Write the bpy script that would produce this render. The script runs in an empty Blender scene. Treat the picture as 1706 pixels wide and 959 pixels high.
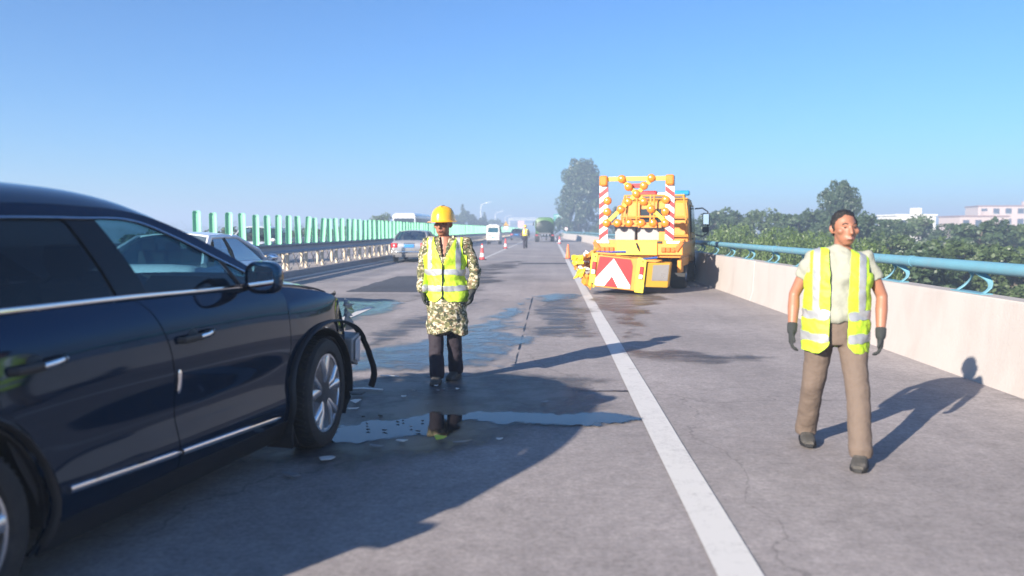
import bpy, bmesh, math, random
import numpy as np
from mathutils import Vector, Matrix, noise as mnoise

random.seed(7)
R = math.radians
scene = bpy.context.scene
col = scene.collection

# ------------------------------------------------------------------ camera
cam_data = bpy.data.cameras.new("camera")
cam = bpy.data.objects.new("camera", cam_data)
col.objects.link(cam)
cam.location = (0, 0, 1.5)
cam.rotation_euler = (R(90 - 4.188), 0, R(2.755))
cam_data.sensor_width = 36.0
cam_data.lens = 1330.0 / 1706.0 * 36.0
cam_data.clip_start = 0.05
cam_data.clip_end = 12000
cam_data.dof.use_dof = True
cam_data.dof.focus_distance = 9.5
cam_data.dof.aperture_fstop = 1.3
scene.camera = cam

# ------------------------------------------------------------------ sky, sun, exposure
SUN_ELEV, SHADOW_AZ = 21.0, 39.0          # shadows fall 39 deg right of the road direction
world = bpy.data.worlds.new("World")
scene.world = world
world.use_nodes = True
wn = world.node_tree.nodes
bg = wn["Background"]
sky = wn.new("ShaderNodeTexSky")
sky.sky_type = 'NISHITA'
sky.sun_disc = False
sky.sun_elevation = R(SUN_ELEV)
sky.sun_rotation = R(180 + SHADOW_AZ)
sky.air_density = 1.0
sky.dust_density = 0.5
sky.ozone_density = 4.0
tint = wn.new('ShaderNodeVectorMath'); tint.operation = 'MULTIPLY'; tint.inputs[1].default_value = (.54, .92, 1.28)
world.node_tree.links.new(sky.outputs[0], tint.inputs[0])
world.node_tree.links.new(tint.outputs[0], bg.inputs[0])
bg.inputs[1].default_value = 0.054

sun_data = bpy.data.lights.new("sun", 'SUN')
sun_data.energy = 5.0
sun_data.angle = R(0.55)
sun_data.color = (1.0, 0.90, 0.78)
sun = bpy.data.objects.new("sun", sun_data)
col.objects.link(sun)
_sd = Vector((math.sin(R(SHADOW_AZ)) * math.cos(R(SUN_ELEV)), math.cos(R(SHADOW_AZ)) * math.cos(R(SUN_ELEV)), -math.sin(R(SUN_ELEV))))
sun.rotation_euler = _sd.to_track_quat('-Z', 'Y').to_euler()
sun.location = (-40, -50, 30)

vs = scene.view_settings
vs.view_transform = 'Standard'
vs.look = 'None'
vs.gamma = 1.0
vs.use_curve_mapping = False
vs.exposure = 1.46
scene.render.engine = 'CYCLES'
scene.cycles.use_denoising = True
scene.cycles.max_bounces = 8
scene.cycles.transparent_max_bounces = 24
scene.cycles.volume_bounces = 0
scene.cycles.caustics_reflective = False
scene.cycles.caustics_refractive = False

# ------------------------------------------------------------------ mesh helpers
class MB:
    """collects shapes into one mesh"""
    def __init__(s):
        s.v, s.f, s.mi = [], [], []
        s.M = None
    def add(s, V, F, mi=0):
        b = len(s.v)
        if s.M is not None:
            V = [s.M @ Vector(p) for p in V]
        s.v += [tuple(float(c) for c in p) for p in V]
        s.f += [tuple(int(b + i) for i in q) for q in F]
        s.mi += [mi] * len(F)
        return s
    def box(s, c, d, rot=None, mi=0, taper=1.0):
        x, y, z = d[0] / 2, d[1] / 2, d[2] / 2
        V = [(-x, -y, -z), (x, -y, -z), (x, y, -z), (-x, y, -z)] + [(a * taper, b * taper, z) for a, b in ((-x, -y), (x, -y), (x, y), (-x, y))]
        m = rot if rot is not None else Matrix.Identity(3)
        V = [(m @ Vector(p)) + Vector(c) for p in V]
        return s.add(V, [(3, 2, 1, 0), (4, 5, 6, 7), (0, 1, 5, 4), (1, 2, 6, 5), (2, 3, 7, 6), (3, 0, 4, 7)], mi)
    def hexa(s, V8, mi=0):
        """bottom ring 0-3 anticlockwise, top ring 4-7"""
        return s.add(V8, [(3, 2, 1, 0), (4, 5, 6, 7), (0, 1, 5, 4), (1, 2, 6, 5), (2, 3, 7, 6), (3, 0, 4, 7)], mi)
    def rings(s, rings, mi=0, cap=True, closed=True):
        n = len(rings[0])
        V = [p for r in rings for p in r]
        F = []
        for i in range(len(rings) - 1):
            for j in range(n if closed else n - 1):
                k = (j + 1) % n
                F.append((i * n + j, i * n + k, (i + 1) * n + k, (i + 1) * n + j))
        if cap and closed:
            F.append(tuple(range(n - 1, -1, -1)))
            b = (len(rings) - 1) * n
            F.append(tuple(b + j for j in range(n)))
        return s.add(V, F, mi)
    def tube(s, pts, r, seg=8, mi=0, cap=True, flat=None, up=None):
        """tube along a path; r a number or a list; flat=(a,b) ellipse factors"""
        P = [Vector(p) for p in pts]
        n = len(P)
        rr = r if hasattr(r, '__len__') else [r] * n
        a0, b0 = flat or (1, 1)
        rg, last = [], None
        for i in range(n):
            t = (P[min(i + 1, n - 1)] - P[max(i - 1, 0)])
            t = t.normalized() if t.length > 1e-9 else Vector((0, 0, 1))
            u = Vector(up) if up is not None else (last if last is not None else (Vector((0, 0, 1)) if abs(t.z) < .9 else Vector((0, 1, 0))))
            e1 = (u - t * u.dot(t))
            if e1.length < 1e-6:
                e1 = Vector((1, 0, 0)) - t * t.x
            e1.normalize()
            if up is None:
                last = e1
            e2 = t.cross(e1)
            ra = rr[i]
            ra, rb = (ra if hasattr(ra, '__len__') else (ra * a0, ra * b0))
            rg.append([P[i] + e1 * math.cos(2 * math.pi * k / seg) * ra + e2 * math.sin(2 * math.pi * k / seg) * rb for k in range(seg)])
        return s.rings(rg, mi, cap)
    def cyl(s, p0, p1, r, seg=12, mi=0, r1=None):
        return s.tube([p0, p1], [r, r if r1 is None else r1], seg, mi)
    def lathe(s, prof, seg=24, o=(0, 0, 0), axis='z', mi=0, sc=(1, 1)):
        rg = []
        for r, h in prof:
            ring = []
            for k in range(seg):
                a = 2 * math.pi * k / seg
                c, d = math.cos(a) * r * sc[0], math.sin(a) * r * sc[1]
                p = {'z': (c, d, h), 'y': (d, h, c), 'x': (h, c, d)}[axis]
                ring.append((p[0] + o[0], p[1] + o[1], p[2] + o[2]))
            rg.append(ring)
        return s.rings(rg, mi, True)
    def prism(s, poly, d0, d1, plane='xz', mi=0):
        f = {'xz': lambda p, d: (p[0], d, p[1]), 'yz': lambda p, d: (d, p[0], p[1]), 'xy': lambda p, d: (p[0], p[1], d)}[plane]
        n = len(poly)
        V = [f(p, d0) for p in poly] + [f(p, d1) for p in poly]
        F = [tuple(range(n - 1, -1, -1)), tuple(range(n, 2 * n))] + [(i, (i + 1) % n, n + (i + 1) % n, n + i) for i in range(n)]
        return s.add(V, F, mi)
    def grid(s, A, mi=0, flip=False):
        A = np.asarray(A)
        nu, nv = A.shape[:2]
        F = []
        for i in range(nu - 1):
            for j in range(nv - 1):
                q = (i * nv + j, (i + 1) * nv + j, (i + 1) * nv + j + 1, i * nv + j + 1)
                F.append(q[::-1] if flip else q)
        return s.add(A.reshape(-1, 3), F, mi)
    def sphere(s, c, r, seg=12, rg=8, mi=0):
        rx, ry, rz = r if hasattr(r, '__len__') else (r, r, r)
        prof = []
        for i in range(rg + 1):
            t = math.pi * i / rg
            prof.append((max(math.sin(t), 1e-3), -math.cos(t)))
        R_ = [[(c[0] + p * rx * math.cos(2 * math.pi * k / seg), c[1] + p * ry * math.sin(2 * math.pi * k / seg), c[2] + h * rz) for k in range(seg)] for p, h in prof]
        return s.rings(R_, mi, True)
    def mesh(s, name, mats, smooth=35, fixn=True):
        me = bpy.data.meshes.new(name)
        me.from_pydata(s.v, [], s.f)
        for m in (mats if isinstance(mats, (list, tuple)) else [mats]):
            me.materials.append(m)
        if any(s.mi):
            me.polygons.foreach_set('material_index', s.mi)
        if fixn:
            bm = bmesh.new(); bm.from_mesh(me)
            bmesh.ops.recalc_face_normals(bm, faces=bm.faces)
            bm.to_mesh(me); bm.free()
        if smooth:
            me.shade_smooth()
            me.set_sharp_from_angle(angle=R(smooth))
        me.update()
        return me
    def build(s, name, mats, parent=None, smooth=35, bevel=0, fixn=True, **kw):
        return obj(name, s.mesh(name, mats, smooth, fixn), parent, bevel=bevel, **kw)

def obj(name, me, parent=None, loc=None, rot=None, scale=None, bevel=0, solid=0):
    o = bpy.data.objects.new(name, me)
    col.objects.link(o)
    if parent is not None:
        o.parent = parent
    if loc is not None: o.location = loc
    if rot is not None: o.rotation_euler = rot
    if scale is not None: o.scale = scale
    if solid:
        m = o.modifiers.new('solid', 'SOLIDIFY'); m.thickness = solid; m.offset = -1
        m = o.modifiers.new('split', 'EDGE_SPLIT'); m.split_angle = R(50)
    if bevel:
        m = o.modifiers.new('bevel', 'BEVEL'); m.width = bevel; m.segments = 2; m.limit_method = 'ANGLE'; m.angle_limit = R(40)
        m.harden_normals = False
    return o

def tag(o, label=None, cat=None, group=None, kind=None):
    if label: o['label'] = label
    if cat: o['category'] = cat
    if group: o['group'] = group
    if kind: o['kind'] = kind
    return o

def thing(name, label, cat, loc=(0, 0, 0), rz=0, group=None):
    o = bpy.data.objects.new(name, None)
    col.objects.link(o)
    o.empty_display_size = .2
    o.location = loc
    o.rotation_euler = (0, 0, rz)
    return tag(o, label, cat, group)

def copy_tree(o, parent=None):
    c = o.copy()
    col.objects.link(c)
    c.parent = parent
    for ch in [x for x in bpy.data.objects if x.parent == o]:
        copy_tree(ch, c)
    return c

def evaluated(o):
    """mesh of o with its modifiers applied"""
    dg = bpy.context.evaluated_depsgraph_get()
    dg.update()
    return bpy.data.meshes.new_from_object(o.evaluated_get(dg), depsgraph=dg)

def bake(o):
    me = evaluated(o)
    o.modifiers.clear()
    o.data = me
    return o

def cut(o, cutters):
    """boolean difference, cutters are removed"""
    for c in cutters:
        m = o.modifiers.new('cut', 'BOOLEAN'); m.operation = 'DIFFERENCE'; m.object = c; m.solver = 'EXACT'
    bake(o)
    for c in cutters:
        bpy.data.objects.remove(c)
    return o

def spline(xs, ys):
    """C1 monotone-ish cubic through points, vectorised"""
    xs, ys = np.asarray(xs, float), np.asarray(ys, float)
    d = np.diff(ys) / np.diff(xs)
    m = np.concatenate([[d[0]], (d[:-1] + d[1:]) / 2, [d[-1]]])
    def f(x):
        x = np.clip(np.asarray(x, float), xs[0], xs[-1])
        i = np.clip(np.searchsorted(xs, x) - 1, 0, len(xs) - 2)
        h = xs[i + 1] - xs[i]; t = (x - xs[i]) / h
        return ((2*t**3-3*t**2+1)*ys[i] + (t**3-2*t**2+t)*h*m[i] + (-2*t**3+3*t**2)*ys[i+1] + (t**3-t**2)*h*m[i+1])
    return f

def crv(pts, n, smooth=True):
    """resample a polyline to n points by arc length, rounded when smooth"""
    P = np.asarray(pts, float)
    d = np.concatenate([[0], np.cumsum(np.linalg.norm(np.diff(P, axis=0), axis=1))])
    t = np.linspace(0, d[-1], n)
    if smooth and len(P) > 2:
        return np.stack([spline(d, P[:, k])(t) for k in range(P.shape[1])], 1)
    return np.stack([np.interp(t, d, P[:, k]) for k in range(P.shape[1])], 1)

def coons(B, T, L, Rr):
    """B,T (n,k) bottom/top along u; L,R (m,k) left/right along v"""
    n, m = len(B), len(L)
    u = np.linspace(0, 1, n)[:, None, None]; v = np.linspace(0, 1, m)[None, :, None]
    S = (1 - v) * B[:, None, :] + v * T[:, None, :] + (1 - u) * L[None, :, :] + u * Rr[None, :, :]
    S = S - ((1-u)*(1-v)*B[0] + u*(1-v)*B[-1] + (1-u)*v*T[0] + u*v*T[-1])
    return S

# ------------------------------------------------------------------ materials
MATS = {}
def nodes_of(name):
    m = bpy.data.materials.new(name)
    m.use_nodes = True
    nt = m.node_tree
    b = nt.nodes['Principled BSDF']
    return m, nt, b

def mat(name, c, rough=.5, metal=0, var=.12, scale=6, bump=0, bscale=60, coat=0, spec=.5, dirt=None, dscale=3, emit=None, dmap=None):
    """principled with colour mottling, optional dirt and fine relief"""
    if name in MATS: return MATS[name]
    m, nt, b = nodes_of(name)
    N, L = nt.nodes, nt.links
    tc = N.new('ShaderNodeTexCoord')
    nz = N.new('ShaderNodeTexNoise'); nz.inputs['Scale'].default_value = scale; nz.inputs['Detail'].default_value = 6
    nz.inputs['Roughness'].default_value = .65
    L.new(tc.outputs['Object'], nz.inputs['Vector'])
    mx = N.new('ShaderNodeMix'); mx.data_type = 'RGBA'
    mx.inputs['A'].default_value = (*[max(0, x * (1 - var)) for x in c], 1)
    mx.inputs['B'].default_value = (*[min(1, x * (1 + var)) for x in c], 1)
    L.new(nz.outputs['Fac'], mx.inputs['Factor'])
    out = mx.outputs['Result']
    if dirt:
        nd = N.new('ShaderNodeTexNoise'); nd.inputs['Scale'].default_value = dscale; nd.inputs['Detail'].default_value = 8; nd.inputs['Roughness'].default_value = .7
        if dmap:
            dm = N.new('ShaderNodeMapping'); dm.inputs['Scale'].default_value = dmap
            L.new(tc.outputs['Object'], dm.inputs['Vector']); L.new(dm.outputs[0], nd.inputs['Vector'])
        else:
            L.new(tc.outputs['Object'], nd.inputs['Vector'])
        rp = N.new('ShaderNodeMapRange'); rp.inputs['From Min'].default_value = .48; rp.inputs['From Max'].default_value = .72
        rp.inputs['To Max'].default_value = dirt[3] if len(dirt) > 3 else .7
        L.new(nd.outputs['Fac'], rp.inputs['Value'])
        m2 = N.new('ShaderNodeMix'); m2.data_type = 'RGBA'
        L.new(rp.outputs[0], m2.inputs['Factor']); L.new(out, m2.inputs['A']); m2.inputs['B'].default_value = (*dirt[:3], 1)
        out = m2.outputs['Result']
    L.new(out, b.inputs['Base Color'])
    rr = N.new('ShaderNodeMapRange'); rr.inputs['To Min'].default_value = max(.02, rough * .85); rr.inputs['To Max'].default_value = min(1, rough * 1.15)
    L.new(nz.outputs['Fac'], rr.inputs['Value']); L.new(rr.outputs[0], b.inputs['Roughness'])
    b.inputs['Metallic'].default_value = metal
    b.inputs['Specular IOR Level'].default_value = spec
    b.inputs['Coat Weight'].default_value = coat
    b.inputs['Coat Roughness'].default_value = .04
    if emit:
        b.inputs['Emission Color'].default_value = (*emit[:3], 1); b.inputs['Emission Strength'].default_value = emit[3]
    if bump:
        nb = N.new('ShaderNodeTexNoise'); nb.inputs['Scale'].default_value = bscale; nb.inputs['Detail'].default_value = 4
        L.new(tc.outputs['Object'], nb.inputs['Vector'])
        bp = N.new('ShaderNodeBump'); bp.inputs['Strength'].default_value = bump; bp.inputs['Distance'].default_value = .02
        L.new(nb.outputs['Fac'], bp.inputs['Height']); L.new(bp.outputs[0], b.inputs['Normal'])
    MATS[name] = m
    return m

def glass_mat(name, tint=(.35, .5, .55), rough=.0, ior=1.5, boost=1.0):
    if name in MATS: return MATS[name]
    m, nt, b = nodes_of(name)
    N, L = nt.nodes, nt.links
    N.remove(b)
    tr = N.new('ShaderNodeBsdfTransparent'); tr.inputs[0].default_value = (*tint, 1)
    gl = N.new('ShaderNodeBsdfGlossy'); gl.inputs['Roughness'].default_value = rough
    fr = N.new('ShaderNodeFresnel'); fr.inputs[0].default_value = ior
    mu = N.new('ShaderNodeMath'); mu.operation = 'MULTIPLY'; mu.inputs[1].default_value = boost; mu.use_clamp = True
    L.new(fr.outputs[0], mu.inputs[0])
    mx = N.new('ShaderNodeMixShader')
    L.new(mu.outputs[0], mx.inputs[0]); L.new(tr.outputs[0], mx.inputs[1]); L.new(gl.outputs[0], mx.inputs[2])
    L.new(mx.outputs[0], N['Material Output'].inputs['Surface'])
    MATS[name] = m
    return m

def leaf_mat(name, c1, c2, trans=.35):
    if name in MATS: return MATS[name]
    m, nt, b = nodes_of(name)
    N, L = nt.nodes, nt.links
    ge = N.new('ShaderNodeNewGeometry')
    tc = N.new('ShaderNodeTexCoord')
    nz = N.new('ShaderNodeTexNoise'); nz.inputs['Scale'].default_value = .7; nz.inputs['Detail'].default_value = 3
    L.new(tc.outputs['Object'], nz.inputs['Vector'])
    ad = N.new('ShaderNodeMath'); ad.operation = 'MULTIPLY_ADD'; ad.inputs[1].default_value = .5; 
    L.new(ge.outputs['Random Per Island'], ad.inputs[0])
    s2 = N.new('ShaderNodeMath'); s2.operation = 'MULTIPLY'; s2.inputs[1].default_value = .5
    L.new(nz.outputs['Fac'], s2.inputs[0]); L.new(s2.outputs[0], ad.inputs[2])
    mx = N.new('ShaderNodeMix'); mx.data_type = 'RGBA'
    mx.inputs['A'].default_value = (*c1, 1); mx.inputs['B'].default_value = (*c2, 1)
    L.new(ad.outputs[0], mx.inputs['Factor'])
    N.remove(b)
    di = N.new('ShaderNodeBsdfDiffuse'); tl = N.new('ShaderNodeBsdfTranslucent'); gl = N.new('ShaderNodeBsdfGlossy')
    gl.inputs['Roughness'].default_value = .45
    L.new(mx.outputs['Result'], di.inputs[0]); L.new(mx.outputs['Result'], tl.inputs[0])
    m1 = N.new('ShaderNodeMixShader'); m1.inputs[0].default_value = trans
    L.new(di.outputs[0], m1.inputs[1]); L.new(tl.outputs[0], m1.inputs[2])
    m2 = N.new('ShaderNodeMixShader'); m2.inputs[0].default_value = .04
    L.new(m1.outputs[0], m2.inputs[1]); L.new(gl.outputs[0], m2.inputs[2])
    L.new(m2.outputs[0], N['Material Output'].inputs['Surface'])
    MATS[name] = m
    return m
# ================================================================== THE SETTING
EDGE_X, LANE_X, KERB_X, WALL_X = 0.83, -3.45, -8.3, 4.2

def asphalt(name, c=(.275, .246, .238), rough=.8, track=True):
    if name in MATS: return MATS[name]
    m, nt, b = nodes_of(name)
    N, L = nt.nodes, nt.links
    tc = N.new('ShaderNodeTexCoord')
    def noise(scale, detail, vec=None, rg=.6):
        n = N.new('ShaderNodeTexNoise'); n.inputs['Scale'].default_value = scale; n.inputs['Detail'].default_value = detail
        n.inputs['Roughness'].default_value = rg
        L.new(vec if vec is not None else tc.outputs['Object'], n.inputs['Vector'])
        return n.outputs['Fac']
    def ramp(v, a, b_, lo, hi):
        r = N.new('ShaderNodeMapRange'); L.new(v, r.inputs['Value'])
        for k, x in zip(('From Min', 'From Max', 'To Min', 'To Max'), (a, b_, lo, hi)): r.inputs[k].default_value = x
        return r.outputs[0]
    def mul(a, b_):
        n = N.new('ShaderNodeMath'); n.operation = 'MULTIPLY'; L.new(a, n.inputs[0]); L.new(b_, n.inputs[1]); return n.outputs[0]
    mp = N.new('ShaderNodeMapping'); mp.inputs['Scale'].default_value = (1.3, .05, 1); L.new(tc.outputs['Object'], mp.inputs['Vector'])
    f = ramp(noise(.35, 6), .3, .7, .76, 1.2)
    f = mul(f, ramp(noise(1.0, 4, mp.outputs[0]), .3, .7, .86, 1.12))          # wear along the lanes
    f = mul(f, ramp(noise(7, 6), .3, .7, .86, 1.14))
    f = mul(f, ramp(noise(30, 5, rg=.85), .28, .72, .60, 1.40))                    # aggregate
    vo = N.new('ShaderNodeTexVoronoi'); vo.feature = 'DISTANCE_TO_EDGE'; vo.inputs['Scale'].default_value = .16
    mp2 = N.new('ShaderNodeMapping'); mp2.inputs['Scale'].default_value = (1.0, .55, 1)
    nz = N.new('ShaderNodeTexNoise'); nz.inputs['Scale'].default_value = 1.5; nz.inputs['Detail'].default_value = 6
    L.new(tc.outputs['Object'], nz.inputs['Vector'])
    va = N.new('ShaderNodeVectorMath'); va.operation = 'ADD'
    sc = N.new('ShaderNodeVectorMath'); sc.operation = 'SCALE'; sc.inputs['Scale'].default_value = .9
    L.new(nz.outputs['Color'], sc.inputs[0]); L.new(tc.outputs['Object'], va.inputs[0]); L.new(sc.outputs[0], va.inputs[1])
    L.new(va.outputs[0], mp2.inputs['Vector']); L.new(mp2.outputs[0], vo.inputs['Vector'])
    crack = ramp(vo.outputs['Distance'], .0, .0022, .70, 1.0)
    f = mul(f, crack)
    cc = N.new('ShaderNodeVectorMath'); cc.operation = 'SCALE'; cc.inputs[0].default_value = c
    L.new(f, cc.inputs['Scale'])
    L.new(cc.outputs[0], b.inputs['Base Color'])
    L.new(ramp(noise(9, 4), .3, .7, rough * .9, min(1, rough * 1.1)), b.inputs['Roughness'])
    b.inputs['Specular IOR Level'].default_value = .35
    bp = N.new('ShaderNodeBump'); bp.inputs['Strength'].default_value = .5; bp.inputs['Distance'].default_value = .006
    L.new(noise(130, 3, rg=.8), bp.inputs['Height']); L.new(bp.outputs[0], b.inputs['Normal'])
    MATS[name] = m
    return m

def paint_mat(name, c=(.56, .54, .51)):
    """worn road paint: cracked and rubbed through to asphalt in spots"""
    m, nt, b = nodes_of(name)
    N, L = nt.nodes, nt.links
    tc = N.new('ShaderNodeTexCoord')
    nz = N.new('ShaderNodeTexNoise'); nz.inputs['Scale'].default_value = 5; nz.inputs['Detail'].default_value = 9; nz.inputs['Roughness'].default_value = .75
    vo = N.new('ShaderNodeTexVoronoi'); vo.feature = 'DISTANCE_TO_EDGE'; vo.inputs['Scale'].default_value = 2.2
    L.new(tc.outputs['Object'], nz.inputs['Vector'])
    va = N.new('ShaderNodeVectorMath'); va.operation = 'ADD'; L.new(tc.outputs['Object'], va.inputs[0]); L.new(nz.outputs['Color'], va.inputs[1])
    L.new(va.outputs[0], vo.inputs['Vector'])
    a = N.new('ShaderNodeMapRange'); a.inputs['From Min'].default_value = .58; a.inputs['From Max'].default_value = .70; a.inputs['To Max'].default_value = .75
    L.new(nz.outputs['Fac'], a.inputs['Value'])
    k = N.new('ShaderNodeMapRange'); k.inputs['From Max'].default_value = .012; k.inputs['To Min'].default_value = .8; k.inputs['To Max'].default_value = 0
    L.new(vo.outputs['Distance'], k.inputs['Value'])
    mxm = N.new('ShaderNodeMath'); mxm.operation = 'MAXIMUM'; L.new(a.outputs[0], mxm.inputs[0]); L.new(k.outputs[0], mxm.inputs[1])
    mx = N.new('ShaderNodeMix'); mx.data_type = 'RGBA'; mx.inputs['A'].default_value = (*c, 1); mx.inputs['B'].default_value = (.17, .16, .155, 1)
    L.new(mxm.outputs[0], mx.inputs['Factor']); L.new(mx.outputs['Result'], b.inputs['Base Color'])
    b.inputs['Roughness'].default_value = .65
    return m

def film_mat(name, c, rough, bump, bscale=26, cover=None, spec=.5, edge=.06, stretch=(.45, 1.4)):
    """water or stain lying on asphalt; cover=(scale, lo, hi) lets dry road show through in spots"""
    m, nt, b = nodes_of(name)
    N, L = nt.nodes, nt.links
    tc = N.new('ShaderNodeTexCoord')
    b.inputs['Base Color'].default_value = (*c, 1)
    b.inputs['Roughness'].default_value = rough
    b.inputs['IOR'].default_value = 1.33
    b.inputs['Specular IOR Level'].default_value = spec
    if bump:
        nb = N.new('ShaderNodeTexNoise'); nb.inputs['Scale'].default_value = bscale; nb.inputs['Detail'].default_value = 4; nb.inputs['Roughness'].default_value = .65
        L.new(tc.outputs['Object'], nb.inputs['Vector'])
        bp = N.new('ShaderNodeBump'); bp.inputs['Strength'].default_value = bump; bp.inputs['Distance'].default_value = .004
        L.new(nb.outputs['Fac'], bp.inputs['Height']); L.new(bp.outputs[0], b.inputs['Normal'])
    at = N.new('ShaderNodeAttribute'); at.attribute_name = 'depth'
    ed = N.new('ShaderNodeMapRange'); ed.interpolation_type = 'SMOOTHSTEP'; ed.inputs['From Max'].default_value = edge
    L.new(at.outputs['Fac'], ed.inputs['Value']); L.new(ed.outputs[0], b.inputs['Alpha'])
    if cover:
        nz = N.new('ShaderNodeTexNoise'); nz.inputs['Scale'].default_value = cover[0]; nz.inputs['Detail'].default_value = 8; nz.inputs['Roughness'].default_value = .72
        mp = N.new('ShaderNodeMapping'); mp.inputs['Scale'].default_value = (stretch[0], stretch[1], 1)
        L.new(tc.outputs['Object'], mp.inputs['Vector']); L.new(mp.outputs[0], nz.inputs['Vector'])
        r = N.new('ShaderNodeMapRange'); r.inputs['From Min'].default_value = cover[1]; r.inputs['From Max'].default_value = cover[2]
        L.new(nz.outputs['Fac'], r.inputs['Value'])
        mm = N.new('ShaderNodeMath'); mm.operation = 'MULTIPLY'; L.new(r.outputs[0], mm.inputs[0]); L.new(ed.outputs[0], mm.inputs[1]); L.new(mm.outputs[0], b.inputs['Alpha'])
    return m

def poly_sdf(P, poly):
    """signed distance (inside positive) of points P(n,2) to a polygon"""
    poly = np.asarray(poly, float)
    d = np.full(len(P), 1e9); inside = np.zeros(len(P), bool)
    for a, b in zip(poly, np.roll(poly, -1, 0)):
        e = b - a; w = P - a
        t = np.clip((w @ e) / (e @ e), 0, 1)
        d = np.minimum(d, np.linalg.norm(w - t[:, None] * e, axis=1))
        c = ((a[1] <= P[:, 1]) & (b[1] > P[:, 1])) | ((b[1] <= P[:, 1]) & (a[1] > P[:, 1]))
        with np.errstate(divide='ignore', invalid='ignore'):
            xi = a[0] + (P[:, 1] - a[1]) * e[0] / e[1]
        inside ^= c & (P[:, 0] < xi)
    return np.where(inside, d, -d)

def blob(name, poly, z, m, parent, cell=(.015, .03), amp=.12, nscale=4.0, seed=0, solid=None):
    """irregular flat film on the road: cells of a fine grid kept where the noisy outline is inside"""
    P0 = np.asarray(poly, float)
    lo, hi = P0.min(0) - amp * 1.5, P0.max(0) + amp * 1.5
    nx, ny = int((hi[0] - lo[0]) / cell[0]) + 1, int((hi[1] - lo[1]) / cell[1]) + 1
    gx, gy = lo[0] + (np.arange(nx) + .5) * cell[0], lo[1] + (np.arange(ny) + .5) * cell[1]
    X, Y = np.meshgrid(gx, gy, indexing='ij')
    PP = np.stack([X.ravel(), Y.ravel()], 1)
    sd = poly_sdf(PP, poly)
    near = np.abs(sd) < amp * 1.6
    nv = np.zeros(len(PP))
    idx = np.nonzero(near)[0]
    for i in idx:
        nv[i] = mnoise.fractal(Vector((PP[i, 0] * nscale, PP[i, 1] * nscale * .6, seed * 7.3)), .6, 2.1, 5)
    keep = ((sd + nv * amp) > 0).reshape(nx, ny)
    vid = -np.ones((nx + 1, ny + 1), int)
    I, J = np.nonzero(keep)
    for di in (0, 1):
        for dj in (0, 1):
            vid[I + di, J + dj] = 0
    a, b = np.nonzero(vid == 0)
    vid[a, b] = np.arange(len(a))
    V = np.stack([lo[0] + a * cell[0], lo[1] + b * cell[1], np.full(len(a), z)], 1)
    F = np.stack([vid[I, J], vid[I + 1, J], vid[I + 1, J + 1], vid[I, J + 1]], 1)
    me = bpy.data.meshes.new(name)
    me.from_pydata(V.tolist(), [], F.tolist())
    me.materials.append(m)
    depth = np.zeros((nx + 1, ny + 1)); fld = (sd + nv * amp).reshape(nx, ny)
    depth[:-1, :-1] = np.maximum(fld, 0); depth[1:, 1:] = np.minimum(np.where(depth[1:, 1:] > 0, depth[1:, 1:], 9), np.maximum(np.pad(fld, ((0, 0), (0, 0))), 0))
    at = me.attributes.new('depth', 'FLOAT', 'POINT')
    at.data.foreach_set('value', depth[a, b].astype(np.float32))
    return obj(name, me, parent)

# ---- ground and carriageways
GZ = -4.0
M_grass = mat('meadow grass', (.07, .10, .03), .9, var=.45, scale=.05, bump=.6, bscale=3)
o = MB().add([(-2900, -300, GZ), (2900, -300, GZ), (2900, 5600, GZ), (-2900, 5600, GZ)], [(0, 1, 2, 3)]).build('ground', M_grass, smooth=0)
tag(o, kind='structure')
M_asph = asphalt('asphalt worn')
M_conc = mat('concrete pale', (.50, .44, .40), .8, var=.10, scale=1.2, bump=.25, bscale=40, dirt=(.30, .27, .25, .45), dscale=1.1)
M_concd = mat('concrete kerb', (.34, .30, .28), .85, var=.15, scale=3, bump=.4, bscale=30, dirt=(.16, .14, .13, .6), dscale=2)
# road deck as one thick slab, top at z=0
road = MB()
ys = [-40, 0, 10, 20, 40, 80, 160, 320, 640]
xs = [-8.36, -6, -3, 0, 2, 4.6]
A = np.array([[(x, y, 0) for y in ys] for x in xs])
road.grid(A)
road = road.build('road', M_asph, smooth=0, fixn=False)
tag(road, kind='structure')
opp = MB().grid(np.array([[(x, y, -.004) for y in ys] for x in (-20.6, -15, -9.36)])).build('opposite_road', M_asph, smooth=0, fixn=False)
tag(opp, kind='structure')
deck = MB().box((-8, 300, -.32), (25.2, 680, .62)).build('bridge_deck', M_concd, smooth=0)
tag(deck, kind='structure')
emb = MB()
emb.hexa([(-26, -40, GZ - .2), (7.5, -40, GZ - .2), (7.5, 640, GZ - .2), (-26, 640, GZ - .2), (-20.0, -39.9, -.64), (4.0, -39.9, -.64), (4.0, 639, -.64), (-20.0, 639, -.64)])
tag(emb.build('embankment', M_grass, smooth=0), kind='structure')

# ---- road markings and surface history (all lie on the road)
M_paint = paint_mat('road paint worn')
def strip(name, x0, x1, y0, y1, z, m, parent=road, wob=.004):
    n = max(2, int((y1 - y0) / 1.5)); n = min(n, 80)
    yy = np.linspace(y0, y1, n)
    A = np.array([[(x0 + random.uniform(-wob, wob), y, z) for y in yy], [(x1 + random.uniform(-wob, wob), y, z) for y in yy]])
    return MB().grid(A).build(name, m, parent, smooth=0, fixn=False)
strip('edge_line', EDGE_X - .10, EDGE_X + .10, -10, 60, .006, M_paint)
strip('edge_line', EDGE_X - .10, EDGE_X + .10, 60, 500, .006, M_paint)
strip('edge_line', -7.98, -7.80, -10, 60, .006, M_paint)
strip('edge_line', -7.98, -7.80, 60, 500, .006, M_paint)
for y0, y1 in [(-1.5, 0.5), (9.2, 15.2), (39.5, 640)]:
    strip('lane_line', LANE_X - .075, LANE_X + .075, y0, y1, .013 if y0 == 9.2 else .006, M_paint)
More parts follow.
